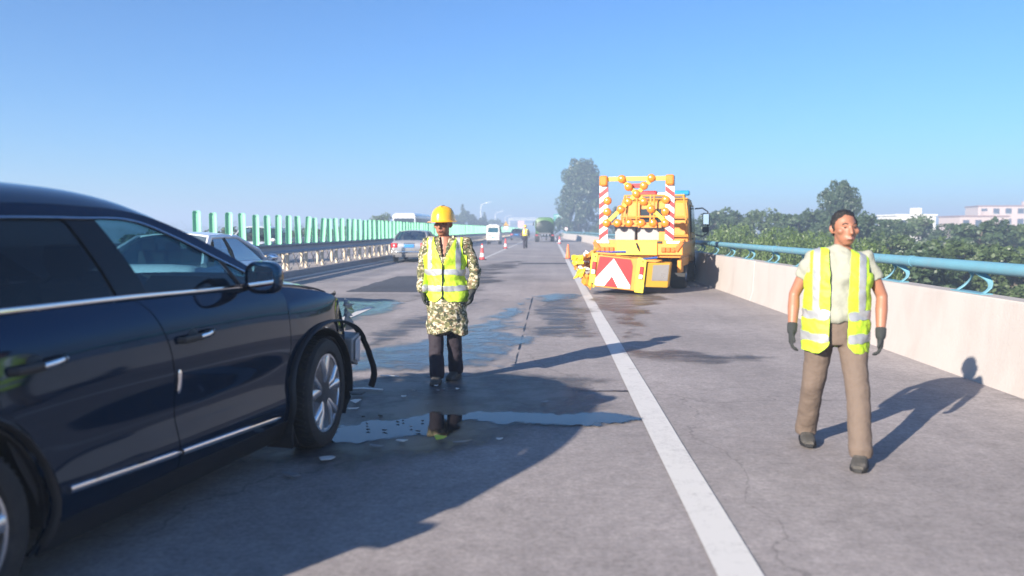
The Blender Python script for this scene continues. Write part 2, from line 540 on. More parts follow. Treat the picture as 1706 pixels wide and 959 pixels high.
for y0 in (22.5, 31):
    strip('lane_line', LANE_X - .06, LANE_X + .06, y0, y0 + 3.2, .006, paint_mat('road paint faded', (.28, .27, .26)))
M_joint = mat('bridge joint concrete', (.27, .25, .245), .85, var=.12, scale=2, bump=.3, bscale=40)
strip_j = MB().add([(-8.3, 38.2, .004), (4.2, 38.2, .004), (4.2, 40.9, .004), (-8.3, 40.9, .004)], [(0, 1, 2, 3)]).build('expansion_joint', M_joint, road, smooth=0)
M_steel_dark = mat('dark steel', (.035, .035, .04), .5, metal=.6)
MB().add([(-8.3, 39.5, .008), (4.2, 39.5, .008), (4.2, 39.62, .008), (-8.3, 39.62, .008)], [(0, 1, 2, 3)]).build('joint_gap', M_steel_dark, road, smooth=0)
M_patch = asphalt('asphalt repair dark', (.065, .064, .070), .7)
M_patch2 = asphalt('asphalt repair pale', (.22, .20, .195), .85)
blob('repair_patch', [(-4.95, 18.9), (-3.1, 18.95), (-3.25, 26.0), (-4.9, 25.4)], .004, M_patch, road, (.05, .12), .04, 2.0, 1)
blob('repair_patch', [(-6.6, 16.2), (-2.9, 16.4), (-2.7, 18.5), (-6.6, 18.2)], .004, M_patch2, road, (.05, .10), .05, 2.0, 2)
blob('repair_patch', [(-1.4, 34.6), (3.4, 34.8), (3.4, 36.1), (-1.3, 36.0)], .004, M_patch, road, (.06, .10), .10, 2.0, 3)
blob('repair_patch', [(-0.40, 8.65), (-0.40, 17.6), (-.385, 17.6), (-.385, 8.65)], .0045, M_steel_dark, road, (.008, .05), .012, 3.0, 4)     # tarred seam
blob('repair_patch', [(-2.3, 7.27), (.72, 7.36), (.72, 7.385), (-2.3, 7.295)], .0045, M_steel_dark, road, (.02, .012), .02, 3.0, 5)
# water and oil
M_puddle = film_mat('puddle water', (.016, .017, .018), .05, .06, 9, edge=.07)
M_wet = film_mat('wet asphalt film', (.026, .026, .028), .12, .20, 160, cover=(3.0, .24, .54), edge=.40, stretch=(.7, 1.1))
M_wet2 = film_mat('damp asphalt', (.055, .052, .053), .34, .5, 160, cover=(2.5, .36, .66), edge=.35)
M_oil = film_mat('oil stain', (.05, .042, .040), .40, .5, 160, cover=(2.0, .34, .66), spec=.5, edge=.35)
def puddle(poly, label, z=.012, m=None, **k):
    o = blob('puddle', poly, z, m or M_puddle, None, **k)
    return tag(o, label, 'puddle')
puddle([(-1.62, 5.45), (-1.6, 5.9), (-1.45, 6.10), (-0.96, 6.36), (-0.28, 6.48), (0.41, 6.45), (.62, 6.42), (.74, 6.27), (.62, 6.12), (0.38, 6.03), (-0.25, 5.97), (-0.63, 6.06), (-0.60, 5.86), (-0.72, 5.62), (-0.98, 5.58), (-1.17, 5.46)],
       'long clear puddle mirroring the sky beside the dark car\'s front wheel', cell=(.012, .02), amp=.10, nscale=5, seed=11)
puddle([(-2.3, 8.15), (-2.4, 9.6), (-2.0, 10.4), (-1.66, 11.3), (-1.30, 12.4), (-0.95, 14.8), (-0.55, 17.4), (-0.42, 17.4), (-0.45, 14.4), (-0.46, 11.2), (-0.10, 11.4), (-0.05, 10.45), (-0.45, 10.2), (-0.43, 9.09), (-0.40, 8.45), (-0.87, 8.36), (-1.5, 8.15)],
       'broad shallow sheet of water on the lane behind the worker in camouflage', m=M_wet, cell=(.02, .04), amp=.28, nscale=2.2, seed=12, z=.010)
puddle([(-4.6, 12.2), (-4.6, 16.4), (-3.5, 16.7), (-2.8, 16.3), (-2.75, 14.4), (-3.1, 13.4), (-3.3, 12.3)],
       'wet patch across the lane line ahead of the dark car\'s bonnet', m=M_wet, cell=(.03, .06), amp=.22, nscale=2, seed=13, z=.009)
puddle([(-0.3, 16.2), (0.75, 17.2), (0.75, 18.6), (0.1, 18.8), (-0.5, 18.0)],
       'blue-tinged puddle just left of the edge line before the yellow truck', m=M_wet, cell=(.02, .05), amp=.2, nscale=2.5, seed=14, z=.010)
blob('stain', [(-2.3, 5.0), (-2.2, 8.0), (-1.6, 8.35), (-.8, 8.5), (.1, 8.3), (.65, 7.9), (.7, 7.0), (.45, 6.4), (.0, 5.6), (-.6, 5.0), (-1.2, 4.6)], .0085, film_mat('soaked shade-darkened asphalt', (.075, .072, .074), .42, .6, 160, cover=(1.5, .20, .55), edge=.6, stretch=(1, 1)), road, cell=(.03, .04), amp=.3, nscale=1.6, seed=31)  # wet road by car and worker, its dark colour also deepens the shade there
def stain(poly, label, m, **k):
    o = blob('stain', poly, .0085, m, road, **k)
    return o
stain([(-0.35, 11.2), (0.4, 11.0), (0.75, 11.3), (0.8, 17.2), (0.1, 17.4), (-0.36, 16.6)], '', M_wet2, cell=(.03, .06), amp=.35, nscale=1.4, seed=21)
stain([(0.95, 10.8), (1.6, 12.2), (1.9, 14.5), (2.5, 17.2), (2.9, 19.5), (1.0, 19.6), (0.9, 15)], '', M_oil, cell=(.03, .06), amp=.45, nscale=1.2, seed=22)
stain([(0.7, 9.3), (1.2, 9.0), (1.9, 8.85), (2.6, 9.0), (2.5, 9.5), (1.9, 9.9), (1.2, 10.2), (.8, 10.0)], '', M_oil, cell=(.02, .04), amp=.22, nscale=2.0, seed=23)
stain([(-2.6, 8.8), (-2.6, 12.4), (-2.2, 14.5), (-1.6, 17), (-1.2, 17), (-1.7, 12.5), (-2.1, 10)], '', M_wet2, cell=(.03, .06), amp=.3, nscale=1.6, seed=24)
stain([(-3.2, 17), (-3.1, 30), (-2.3, 38), (-1.2, 38), (-1.6, 26), (-1.2, 18)], '', film_mat('traffic film', (.075, .07, .07), .6, .5, 90, cover=(.9, .42, .62), edge=.5), cell=(.08, .2), amp=.5, nscale=.7, seed=25)

# ---- parapet wall on the right
M_wall = mat('parapet concrete', (.41, .372, .345), .8, var=.07, scale=.9, bump=.18, bscale=35, dirt=(.30, .265, .24, .55), dscale=1.0, dmap=(1, 1.3, .5))
def wall_x(y):
    t = min(max((y - 85) / 55, 0), 1); t = t * t * (3 - 2 * t)
    return WALL_X - 1.9 * t
wall = thing('parapet_wall', 'long pale concrete bridge parapet along the right shoulder', 'wall', (WALL_X, 0, 0))
prof = [(0, .002), (.06, .20), (.085, .80), (.10, .84), (.34, .84), (.36, .80), (.36, -.55), (0, -.55)]
y = -8.0
while y < 175:
    L_ = 5.0 if y < 85 else 7.5
    y1 = y + L_ - .012
    a, b_ = wall_x(y) - WALL_X, wall_x(y1) - WALL_X
    mb = MB()
    mb.rings([[(a + p, y, q) for p, q in prof], [(b_ + p, y1, q) for p, q in prof]])
    mb.build('wall_panel', M_wall, wall, smooth=25, bevel=.012)
    y += L_
# blue railing on curved brackets
M_blue = mat('railing blue paint', (.11, .27, .34), .55, var=.15, scale=4, dirt=(.16, .22, .25, .5), dscale=5)
rail = thing('bridge_railing', 'blue steel handrail on curved brackets atop the concrete parapet', 'railing', (WALL_X + .22, 0, .84))
brk = MB()
for sgn in (-1, 1):
    pts = [(-.02, sgn * .26, 0), (.06, sgn * .25, .06), (.09, sgn * .19, .13), (.06, sgn * .10, .19), (0, sgn * .05, .24)]
    pts = crv(pts, 9)
    brk.tube(pts, .022, 8, flat=(.6, 1.3))
brk.box((.0, 0, .006), (.12, .62, .012))
brk_me = brk.mesh('bracket', M_blue)
y = -6.6
k = 0
while y < 170:
    obj('bracket', brk_me, rail, loc=(wall_x(y) - WALL_X, y, 0))
    y += 1.9
    k += 1
y = -8.0
while y < 170:
    y1 = y + 6
    a, b_ = wall_x(y) - WALL_X, wall_x(y1) - WALL_X
    MB().tube([(a, y, .275), (b_, y1 - .006, .275)], .062, 12, flat=(1, 1.0)).build('rail', M_blue, rail)
    MB().cyl((b_, y1 - .06, .275), (b_, y1 + .06, .275), .068, 12).build('rail_sleeve', M_blue, rail)
    y = y1
lw = thing('parapet_wall', 'far concrete parapet at the left edge of the opposite carriageway', 'wall', (-20.9, 0, 0))
for i in range(9):
    MB().rings([[(p, 10 + i * 30, q) for p, q in prof], [(p, 10 + i * 30 + 29.98, q) for p, q in prof]]).build('wall_panel', M_wall, lw, smooth=25)

# ---- median: kerb, guardrail, lattice, green anti-glare slats
kerb = thing('median_kerb', 'low grey concrete kerb under the median guardrail', 'kerb', (KERB_X, 0, 0))
y = 2.0
while y < 320:
    L_ = 2.0 if y < 80 else 8.0
    MB().hexa([(-1.06, y, -.03), (0, y, -.03), (0, y + L_ - .012, -.03), (-1.06, y + L_ - .012, -.03), (-1.06, y, .17), (-.02, y, .17), (-.02, y + L_ - .012, .17), (-1.06, y + L_ - .012, .17)]).build('kerb_stone', M_concd, kerb, smooth=0, bevel=.015)
    y += L_
M_beam = mat('guardrail grey-blue steel', (.16, .21, .27), .45, metal=.35, var=.15, scale=3, dirt=(.25, .24, .23, .5), dscale=4)
M_post = mat('guardrail post cream', (.62, .52, .38), .6, var=.12, scale=5, dirt=(.30, .22, .15, .5), dscale=6)
M_brace = mat('brace galvanised', (.52, .47, .40), .5, metal=.4)
gr = thing('median_guardrail', 'grey steel crash barrier on cream posts along the central reservation', 'guardrail', (KERB_X, 0, 0))
wp = [(.035, .0), (.055, .02), (.05, .055), (.0, .085), (-.005, .115), (.0, .155), (-.005, .195), (.0, .225), (.05, .255), (.055, .29), (.035, .31)]
def beam(xo, sgn, y0, y1):
    ring = [(xo + sgn * p, q + .73) for p, q in wp]
    back = [(xo + sgn * (p - .006), q + .73) for p, q in wp[::-1]]
    R0 = ring + back
    return MB().rings([[(p, y0, q) for p, q in R0], [(p, y1, q) for p, q in R0]])
y = 3.0
bm_near = beam(-.20, 1, 0, 4.06).mesh('rail_beam', M_beam, 50)
bm_far = beam(-.86, -1, 0, 4.06).mesh('rail_beam', M_beam, 50)
bolt = MB()
while y < 330:
    obj('rail_beam', bm_near, gr, loc=(0, y, 0)); obj('rail_beam', bm_far, gr, loc=(0, y, 0))
    y += 4.0
post_me = MB().lathe([(.057, .17), (.057, .96), (.05, .985), (.02, .99)], 12).box((.05, 0, .88), (.07, .10, .16)).mesh('post', M_post)
post_me2 = MB().lathe([(.057, .17), (.057, .96), (.05, .985), (.02, .99)], 12).box((-.05, 0, .88), (.07, .10, .16)).mesh('post', M_post)
br = MB()
for s_ in (0, 1):
    br.tube([(0, .06 if s_ == 0 else 1.94, .18), (0, 1.0, .72)], .017, 6)
    br.tube([(0, 1.0, .18), (0, .35 if s_ == 0 else 1.65, .72)], .017, 6)
br_me = br.mesh('brace', M_brace)
y = 3.8
i = 0
while y < 230:
    obj('post', post_me, gr, loc=(-.31, y, 0))
    obj('post', post_me2, gr, loc=(-.75, y + .9, 0))
    if y < 110:
        obj('brace', br_me, gr, loc=(-.24, y, 0))
    y += 2.0
M_slat = mat('antiglare slat mint green', (.21, .56, .35), .5, var=.10, scale=2.5, dirt=(.30, .48, .36, .5), dscale=3)
fence = thing('antiglare_fence', 'row of upright mint green anti-glare slats on the median barrier', 'fence', (KERB_X - .53, 0, 1.0))
def slat_mesh(h=.97, w=.20):
    n = 7
    A = []
    for zt in (0, .06, .12, h - .1, h - .04, h):
        ww = w / 2 * (.72 if zt in (0, h) else 1)
        A.append([(ww * math.sin(t), .035 * math.cos(t * 1.25) , zt) for t in np.linspace(-math.pi / 2, math.pi / 2, n)])
    B = [[(p[0] * .97, p[1] - .012, p[2]) for p in r] for r in A]
    mb = MB()
    mb.rings([a + b[::-1] for a, b in zip(A, B)])
    return mb.mesh('slat', M_slat, 50)
slat_me = slat_mesh()
slat_me2 = slat_mesh(.94, .195)
rnd = random.Random(3)
MB().box((0, 172, -.03), (.09, 316, .05)).build('base_rail', M_beam, fence)
clamp_me = MB().box((0, 0, 0), (.06, .16, .05)).mesh('clamp', M_beam)
for i in range(281):
    y = 19.6 + i * 1.0
    tilt = rnd.gauss(0, .018)
    if i in (9, 11): tilt = .07
    if i == 13: tilt = -.05
    o = obj('slat', slat_me if rnd.random() < .75 else slat_me2, fence, loc=(rnd.uniform(-.01, .01), y + rnd.uniform(-.03, .03), .0),
            rot=(rnd.gauss(0, .012), tilt, R(20) + rnd.gauss(0, .08)))

# ---- vegetation
def quads_mesh(name, V, m):
    n = len(V)
    me = bpy.data.meshes.new(name)
    me.vertices.add(n * 4); me.loops.add(n * 4); me.polygons.add(n)
    me.vertices.foreach_set('co', V.reshape(-1).astype(np.float32))
    me.loops.foreach_set('vertex_index', np.arange(n * 4, dtype=np.int32))
    me.polygons.foreach_set('loop_start', np.arange(0, n * 4, 4, dtype=np.int32))
    me.polygons.foreach_set('loop_total', np.full(n, 4, dtype=np.int32))
    me.update(calc_edges=True)
    me.materials.append(m)
    return me

def leaves(C, size, rg, droop=.0, aspect=.6):
    """one diamond-ish quad per point"""
    n = len(C)
    a = rg.normal(size=(n, 3)); a[:, 2] -= droop
    a /= np.linalg.norm(a, axis=1)[:, None]
    b = np.cross(a, rg.normal(size=(n, 3))); b /= np.linalg.norm(b, axis=1)[:, None]
    s = size * rg.uniform(.6, 1.3, (n, 1))
    return np.stack([C - a * s, C + b * s * aspect, C + a * s, C - b * s * aspect], 1)

def clumps(centers, radii, per, rg, shell=.55):
    out = []
    for c, r in zip(centers, radii):
        d = rg.normal(size=(per, 3)); d /= np.linalg.norm(d, axis=1)[:, None]
        q = rg.uniform(shell, 1.0, (per, 1)) ** .7
        out.append(c + d * q * r)
    return np.concatenate(out)

M_bark = mat('bark', (.10, .08, .06), .9, var=.3, scale=8, bump=.6, bscale=20)
def branches(mb, H, R0, n, rg, top=.8, spread=.4, z0=.25):
    mb.tube([(0, 0, -.3), (.05 * H * .3, .02 * H, H * .35), (.02 * H, -.02 * H, H * .7), (0, 0, H * top)], [R0, R0 * .75, R0 * .45, R0 * .12], 8)
    for k in range(n):
        z = H * (z0 + (top - z0) * k / n); a = rg.uniform(0, 6.28); l = H * spread * (1 - .5 * k / n)
        mb.tube([(0, 0, z), (math.cos(a) * l * .5, math.sin(a) * l * .5, z + l * .35), (math.cos(a) * l, math.sin(a) * l, z + l * .6)], [R0 * .35, R0 * .2, R0 * .05], 6)

def tree_proto(kind, seed, m, leaf, per=120):
    """unit tree of height 1: returns (trunk mesh, crown mesh)"""
    rg = np.random.default_rng(seed)
    mb = MB()
    if kind == 'broad':      # wide crown from low down, several lobes
        branches(mb, 1, .03, 9, rg, .85, .35, .18)
        n = 60
        th = rg.uniform(0, 6.28, n); zz = rg.uniform(.14, .93, n)
        rad = .33 * np.sin(np.clip((zz - .02) / .98, 0, 1) ** .8 * math.pi) ** .55 * rg.uniform(.45, 1.0, n)
        C = np.stack([np.cos(th) * rad, np.sin(th) * rad, zz], 1)
        P = clumps(C, rg.uniform(.05, .12, n)[:, None] * np.array([[1, 1, .85]]), per, rg)
        V = leaves(P, leaf, rg)
    elif kind == 'great':    # one dense rounded crown with a ragged edge
        branches(mb, 1, .026, 12, rg, .85, .3, .14)
        n = 150
        th = rg.uniform(0, 6.28, n); zz = rg.uniform(.13, .95, n)
        rad = .34 * np.sin(np.clip((zz - .01) / 1.0, 0, 1) ** .75 * math.pi) ** .5 * np.sqrt(rg.uniform(.1, 1.0, n)) * (1 + .13 * np.sin(th * 3 + zz * 9))
        C = np.stack([np.cos(th) * rad, np.sin(th) * rad, zz], 1)
        P = clumps(C, rg.uniform(.035, .085, n)[:, None] * np.array([[1, 1, 1.1]]), per, rg)
        V = leaves(P, leaf, rg)
    elif kind == 'poplar':   # tall, ragged top of upright plumes
        branches(mb, 1, .022, 12, rg, .9, .26, .12)
        C, rr = [], []
        for k in range(17):
            a = k * 2.4 + rg.uniform(-.3, .3); d = .27 * math.sqrt(k / 17)
            x, y_ = math.cos(a) * d, math.sin(a) * d
            ztop = rg.uniform(.84, 1.0) - d * .45
            for z in np.arange(.10 + rg.uniform(0, .08), ztop, .055):
                t = (z - .1) / max(ztop - .1, .1)
                C.append((x * (1 + .25 * t) + rg.normal() * .02, y_ * (1 + .25 * t) + rg.normal() * .02, z)); rr.append(.115 * (1 - .62 * t ** 2) * rg.uniform(.6, 1.15))
        C, rr = np.array(C), np.array(rr)
        P = clumps(C, rr[:, None] * np.array([[1, 1, 1.15]]), per, rg, .4)
        V = leaves(P, leaf, rg)
    elif kind == 'willow':   # mound of hanging strands
        branches(mb, 1, .03, 7, rg, .7, .3, .3)
        pts = []
        for k in range(per * 3):
            a = rg.uniform(0, 6.28); d = .42 * math.sqrt(rg.uniform(0.02, 1)); zt = .55 + .45 * math.sqrt(max(0, 1 - (d / .44) ** 2)) * rg.uniform(.75, 1.02)
            ln = rg.uniform(.2, .6) * zt
            t = np.linspace(0, 1, 22)
            q = d + .07 * np.sin(t * 1.5)
            pts.append(np.stack([np.cos(a) * q + rg.normal(0, .014, 22), np.sin(a) * q + rg.normal(0, .014, 22), zt - ln * t ** 1.2], 1))
        V = leaves(np.concatenate(pts), leaf, rg, droop=1.0, aspect=.38)
    elif kind == 'conifer':
        mb.tube([(0, 0, -.2), (0, 0, .98)], [.02, .004], 7)
        C, rr = [], []
        for z in np.arange(.08, .98, .05):
            r = .20 * (1 - z) + .02
            for k in range(7):
                a = rg.uniform(0, 6.28); C.append((math.cos(a) * r * .7, math.sin(a) * r * .7, z + rg.normal() * .015)); rr.append(.05 * (1.1 - z) + .012)
        P = clumps(np.array(C), np.array(rr)[:, None] * np.array([[1.3, 1.3, .7]]), per // 2, rg, .3)
        V = leaves(P, leaf, rg, droop=.5, aspect=.4)
    else:                    # bush
        mb.tube([(0, 0, -.1), (.05, 0, .4), (.1, .05, .7)], [.02, .015, .005], 6)
        mb.tube([(0, 0, -.1), (-.08, .04, .4), (-.15, .08, .65)], [.02, .012, .005], 6)
        n = 34
        th = rg.uniform(0, 6.28, n); d = .5 * np.sqrt(rg.uniform(0, 1, n)); zz = rg.uniform(.1, .85, n) * np.sqrt(np.clip(1 - (d / .62) ** 2, 0, 1))
        P = clumps(np.stack([np.cos(th) * d, np.sin(th) * d, zz], 1), rg.uniform(.08, .2, n)[:, None] * np.array([[1, 1, .9]]), per, rg)
        V = leaves(P, leaf, rg)
    return mb.mesh('trunk', M_bark), quads_mesh('crown', V, m)

L_dark = leaf_mat('leaves dark', (.045, .080, .038), (.105, .165, .075), .45)
L_pop = leaf_mat('leaves poplar', (.035, .070, .030), (.095, .150, .070), .45)
L_mid = leaf_mat('leaves mid', (.065, .105, .038), (.14, .20, .075), .45)
L_light = leaf_mat('leaves willow', (.075, .13, .028), (.16, .23, .06))
L_olive = leaf_mat('leaves olive', (.06, .075, .025), (.13, .14, .05))
PR = {'broad1': tree_proto('broad', 1, L_dark, .020, 130), 'broad2': tree_proto('broad', 2, L_mid, .022, 120), 'broad3': tree_proto('broad', 5, L_dark, .024, 110),
      'great': tree_proto('great', 3, L_pop, .015, 170), 'poplar': tree_proto('poplar', 3, L_pop, .015, 100), 'willow': tree_proto('willow', 4, L_light, .015, 150), 'conifer': tree_proto('conifer', 6, L_dark, .02, 60),
      'bush1': tree_proto('bush', 7, L_mid, .03, 90), 'bush2': tree_proto('bush', 8, L_olive, .03, 80)}
def tree(proto, x, y, top, width=None, label='', name='tree', group=None, z0=GZ, cat='tree', rz=None):
    h = top - z0
    base_w = {'broad': .80, 'poplar': .66, 'great': .74, 'willow': .96, 'conifer': .5, 'bush': 1.25}[proto.rstrip('123')]
    sxy = (width / base_w) if width else h
    t = thing(name, label, cat, (x, y, z0), rnd.uniform(0, 6.28) if rz is None else rz, group)
    t.scale = (sxy, sxy, h)
    tr, cr = PR[proto]
    obj('trunk', tr, t); obj('crown', cr, t)
    return t
# ---- trees: right of the bridge, by distance
ORD = ['first', 'second', 'third', 'fourth', 'fifth', 'sixth', 'seventh', 'eighth', 'ninth', 'tenth', 'eleventh', 'twelfth', 'thirteenth', 'fourteenth', 'fifteenth']
back = [('broad1', 14.9, 75, 3.2, 7), ('broad3', 17.6, 82, 3.6, 8), ('broad2', 20.4, 78, 3.5, 8), ('broad3', 22.6, 74, 3.3, 7.5), ('broad1', 24.0, 68, 2.8, 7), ('broad3', 23.2, 62, 2.8, 6.5),
        ('broad1', 26.8, 66, 2.5, 7), ('broad2', 33.0, 76, 2.8, 8), ('broad1', 36.4, 74, 2.2, 8), ('broad3', 31.5, 60, 2.3, 7), ('broad2', 36.2, 62, 2.2, 7), ('broad1', 41, 68, 2.4, 8)]
for i, (p, x, y, tp, w) in enumerate(sorted(back, key=lambda t: t[1] / t[2])):
    tree(p, x, y, tp, w, '%s leafy tree of the back row beyond the railing, counting from the yellow truck' % ORD[i], 'broadleaf_tree', 'back row of trees beyond the right railing')
front = [('willow', 10.6, 47, 1.9, 4.6), ('willow', 11.4, 40, 1.7, 4.4), ('willow', 13.6, 42, 1.5, 4.6), ('willow', 12.4, 33, 1.2, 4.0)]
for i, (p, x, y, tp, w) in enumerate(sorted(front, key=lambda t: t[1] / t[2])):
    tree(p, x, y, tp, w, '%s pale green willow just beyond the blue railing, counting from the truck' % ORD[i], 'willow_tree', 'willows below the right parapet')
low = [('broad2', 18.6, 45, 1.3, 6), ('broad3', 15.6, 35, .9, 5), ('broad2', 19.2, 38, 1.1, 5.5), ('broad1', 25.5, 50, 1.2, 6.5), ('broad2', 20.6, 36, 1.0, 5.5), ('broad3', 22, 34, .8, 5), ('bush1', 9.4, 24, -.3, 4), ('bush1', 11.5, 22, -.4, 4.4), ('bush2', 12.5, 20.5, -.6, 4.2), ('bush1', 10.0, 31, 0, 4.0), ('bush1', 14.6, 27, .0, 5)]
for i, (p, x, y, tp, w) in enumerate(sorted(low, key=lambda t: t[1] / t[2])):
    tree(p, x, y, tp, w, '%s low green treetop close behind the railing, from left to right' % ORD[i], 'low_tree', 'low trees near the right railing')
tree('great', 26.3, 75, 6.0, 5.0, 'tall dark tree rising behind the bareheaded person in the open vest', 'broadleaf_tree')
tree('great', 6.2, 170, 16.4, 11.6, 'large dense round-crowned tree standing just left of the yellow truck', 'broadleaf_tree', rz=1.0)
tree('broad1', 11.6, 150, 6.0, 7, 'dark tree half hidden behind the truck\'s arrow board', 'broadleaf_tree')
for i, (p, x, y, tp, w) in enumerate([('bush1', 4.2, 152, 2.3, 5), ('bush2', 5.6, 146, 1.9, 4.5), ('bush1', 7.8, 140, 2.2, 5), ('bush2', 10.5, 128, 2.0, 5)]):
    tree(p, x, y, tp, w, '%s bush under the big round-crowned tree, from the tanker towards the truck' % ORD[i], 'bush', 'bushes at the foot of the big tree', cat='bush')
# left, beyond the opposite carriageway
left = [('broad2', -25.5, 50, 1.5, 6), ('bush2', -24.5, 42, 1.0, 6), ('broad1', -26, 62, 1.9, 7), ('broad3', -27, 75, 1.9, 7), ('broad2', -27, 88, 1.8, 8), ('broad1', -27.5, 103, 2.1, 8), ('broad2', -24.6, 115, 3.9, 5)]
for i, (p, x, y, tp, w) in enumerate(sorted(left, key=lambda t: t[1] / t[2])):
    tree(p, x, y, tp, w, '%s tree glimpsed behind the green slats, counting from the white car' % ORD[i], 'broadleaf_tree', 'trees behind the green slats')
lf = [('broad2', -27.0, 222, 6.2, 10, 'broad'), ('broad1', -23.6, 228, 7.2, 9, 'broad'), ('broad3', -21.0, 236, 5.2, 9, 'broad')]
for i, (p, x, y, tp, w, k) in enumerate(lf):
    tree(p, x, y, tp, w, '%s rounded tree above the fence right of the yellow helmet' % ORD[i], 'broadleaf_tree', 'trees right of the helmet')
tree('conifer', -25.6, 233, 9.2, 4.5, 'pointed conifer topping the trees right of the yellow helmet', 'conifer_tree')
tree('conifer', -23.9, 290, 8.2, 5, 'hazy distant conifer beside the tallest street lamp', 'conifer_tree')
tree('broad2', -22.0, 300, 5.5, 12, 'hazy rounded tree behind the white patrol van', 'broadleaf_tree')

# far wood and hills, one hazy mass
rg = np.random.default_rng(20)
pts = []
for k in range(420):
    side = rg.random()
    y = rg.uniform(420, 1100)
    x = rg.uniform(-.75 * y - 60, -28) if side < .45 else rg.uniform(14, .75 * y + 60)
    h = rg.uniform(5, 11) * (1 + (y - 420) / 900)
    r = rg.uniform(4, 9)
    n = 55
    d = rg.normal(size=(n, 3)); d /= np.linalg.norm(d, axis=1)[:, None]
    pts.append(np.array([x, y, GZ + h * .5]) + d * np.array([r, r, h * .5]) * rg.uniform(.7, 1, (n, 1)))
me = quads_mesh('distant_wood', leaves(np.concatenate(pts), 1.5, rg), L_dark)
tag(obj('distant_wood', me), 'far belt of trees fading into the haze along the horizon', 'trees', kind='stuff')
xs = np.linspace(-2600, 2600, 90)
A = []
for t, yy in ((0, 1500), (.6, 1800), (1, 2200), (.4, 2700)):
    A.append([(x, yy + 60 * mnoise.noise(Vector((x * .002, 3, 0))), GZ - 1 + t * max(4, min(20, 10 + 9 * mnoise.fractal(Vector((x * .0022, 1.7, 0)), .6, 2, 4) + (4 if x > 500 else 0)))) for x in xs])
tag(MB().grid(np.array(A)).build('hills', mat('far hills', (.05, .08, .04), .95, var=.3, scale=.01), fixn=False), kind='structure')

# ---- buildings beyond the trees on the right
M_bw = mat('render white', (.66, .64, .60), .85, var=.06, scale=.4, dirt=(.4, .38, .36, .3), dscale=.3)
M_bp = mat('render pink', (.55, .42, .36), .85, var=.08, scale=.4)
M_win = mat('window dark glass', (.03, .04, .05), .12, var=.1)
M_roof = mat('roof tiles', (.26, .13, .09), .8, var=.2, scale=2)
def building(x, y, w, d, top, floors, bays, m, label, rz=0):
    t = thing('building', label, 'building', (x, y, GZ), rz)
    h = top - GZ
    MB().box((0, 0, h / 2), (w, d, h)).build('wall', m, t, smooth=0)
    rf = MB().box((0, 0, h + .15), (w + .5, d + .5, .3)).build('roof', M_roof if m is M_bp else M_bw, t, smooth=0)
    MB().box((w * .25, 0, h + .9), (1.6, 1.6, 1.4)).build('stair_house', m, rf, smooth=0)
    fh = h / floors; bw = w / bays
    wm = MB().box((0, 0, 0), (bw * .5, .12, fh * .5)).mesh('window', M_win, 0)
    fm = MB().box((0, -.05, -fh * .27), (bw * .58, .2, .1)).mesh('sill', M_bw, 0)
    for i in range(floors):
        for j in range(bays):
            o = obj('window', wm, t, loc=(-w / 2 + bw * (j + .5), -d / 2 - .02, fh * (i + .55)))
            obj('sill', fm, o)
building(71.5, 165, 7.5, 9, 4.2, 2, 3, M_bw, 'small white house among the trees right of the person in the open vest')
building(118, 230, 13, 12, 5.0, 2, 4, M_bp, 'pinkish building at far right, nearer the walker than its taller neighbour')
building(141, 255, 20, 12, 8.5, 4, 6, M_bp, 'tall pinkish apartment block at the right edge of the view', R(-10))

# ---- street lamps
M_lampw = mat('lamp pole white', (.55, .57, .60), .45, var=.06)
for i, (x, y, top) in enumerate([(-20.9, 240, 9.4), (-20.7, 300, 8.1), (-21.6, 382, 8.0), (-23.8, 468, 8.0)]):
    t = thing('street_lamp', '%s white street lamp counting from the yellow helmet towards the tanker' % ORD[i], 'street lamp', (x, y, 0), 0, 'street lamps in the distance')
    MB().tube([(0, 0, -.6), (0, 0, top - 1.2), (.25, 0, top - .5), (1.0, 0, top - .15), (1.7, 0, top)], [.16, .12, .11, .10, .09], 8).build('pole', M_lampw, t)
    MB().rings([[(1.5, -.1, top - .05), (1.5, .1, top - .05), (1.5, .1, top + .12), (1.5, -.1, top + .12)], [(2.3, -.22, top + .12), (2.3, .22, top + .12), (2.3, .2, top + .3), (2.3, -.2, top + .3)], [(3.1, -.12, top + .32), (3.1, .12, top + .32), (3.1, .12, top + .42), (3.1, -.12, top + .42)]]).build('lamp_head', M_lampw, t)

# ---- overhead gantry with boards, far ahead
M_steelw = mat('gantry steel', (.52, .54, .56), .45, metal=.3)
M_sgreen = mat('sign green', (.01, .30, .20), .4, var=.05)
M_swhite = mat('sign white', (.75, .75, .75), .4, var=.03)
gy = thing('sign_gantry', 'pale steel gantry with a green board spanning the road far ahead', 'gantry', (-4, 300, 0))
for x in (-11.5, 10.5):
    MB().box((x, 0, 2.6), (.4, .4, 6.4)).build('gantry_post', M_steelw, gy, smooth=0)
MB().box((-.5, 0, 5.15), (22.4, .35, .35)).build('gantry_beam', M_steelw, gy, smooth=0)
MB().box((-.5, .3, 5.75), (22.4, .25, .25)).build('gantry_beam', M_steelw, gy, smooth=0)
gs = MB().box((7.2, -.35, 5.9), (4.2, .12, 2.6)).build('sign_board', M_sgreen, gy, smooth=0)
for k in range(3):
    MB().box((7.2 + .3 * (k - 1), -.42, 6.6 - k * .7), (2.6 - .4 * k, .02, .28)).build('lettering_bar', M_swhite, gs, smooth=0)
g2 = thing('sign_gantry', 'low white gantry frame behind the far worker', 'gantry', (-4, 345, 0))
for x in (-9.5, 4):
    MB().box((x, 0, 1.6), (.3, .3, 4.4)).build('gantry_post', M_steelw, g2, smooth=0)
MB().box((-2.75, 0, 3.8), (13.8, .3, .3)).build('gantry_beam', M_steelw, g2, smooth=0)
M_pink = mat('faded board pink', (.62, .42, .42), .6, var=.1)
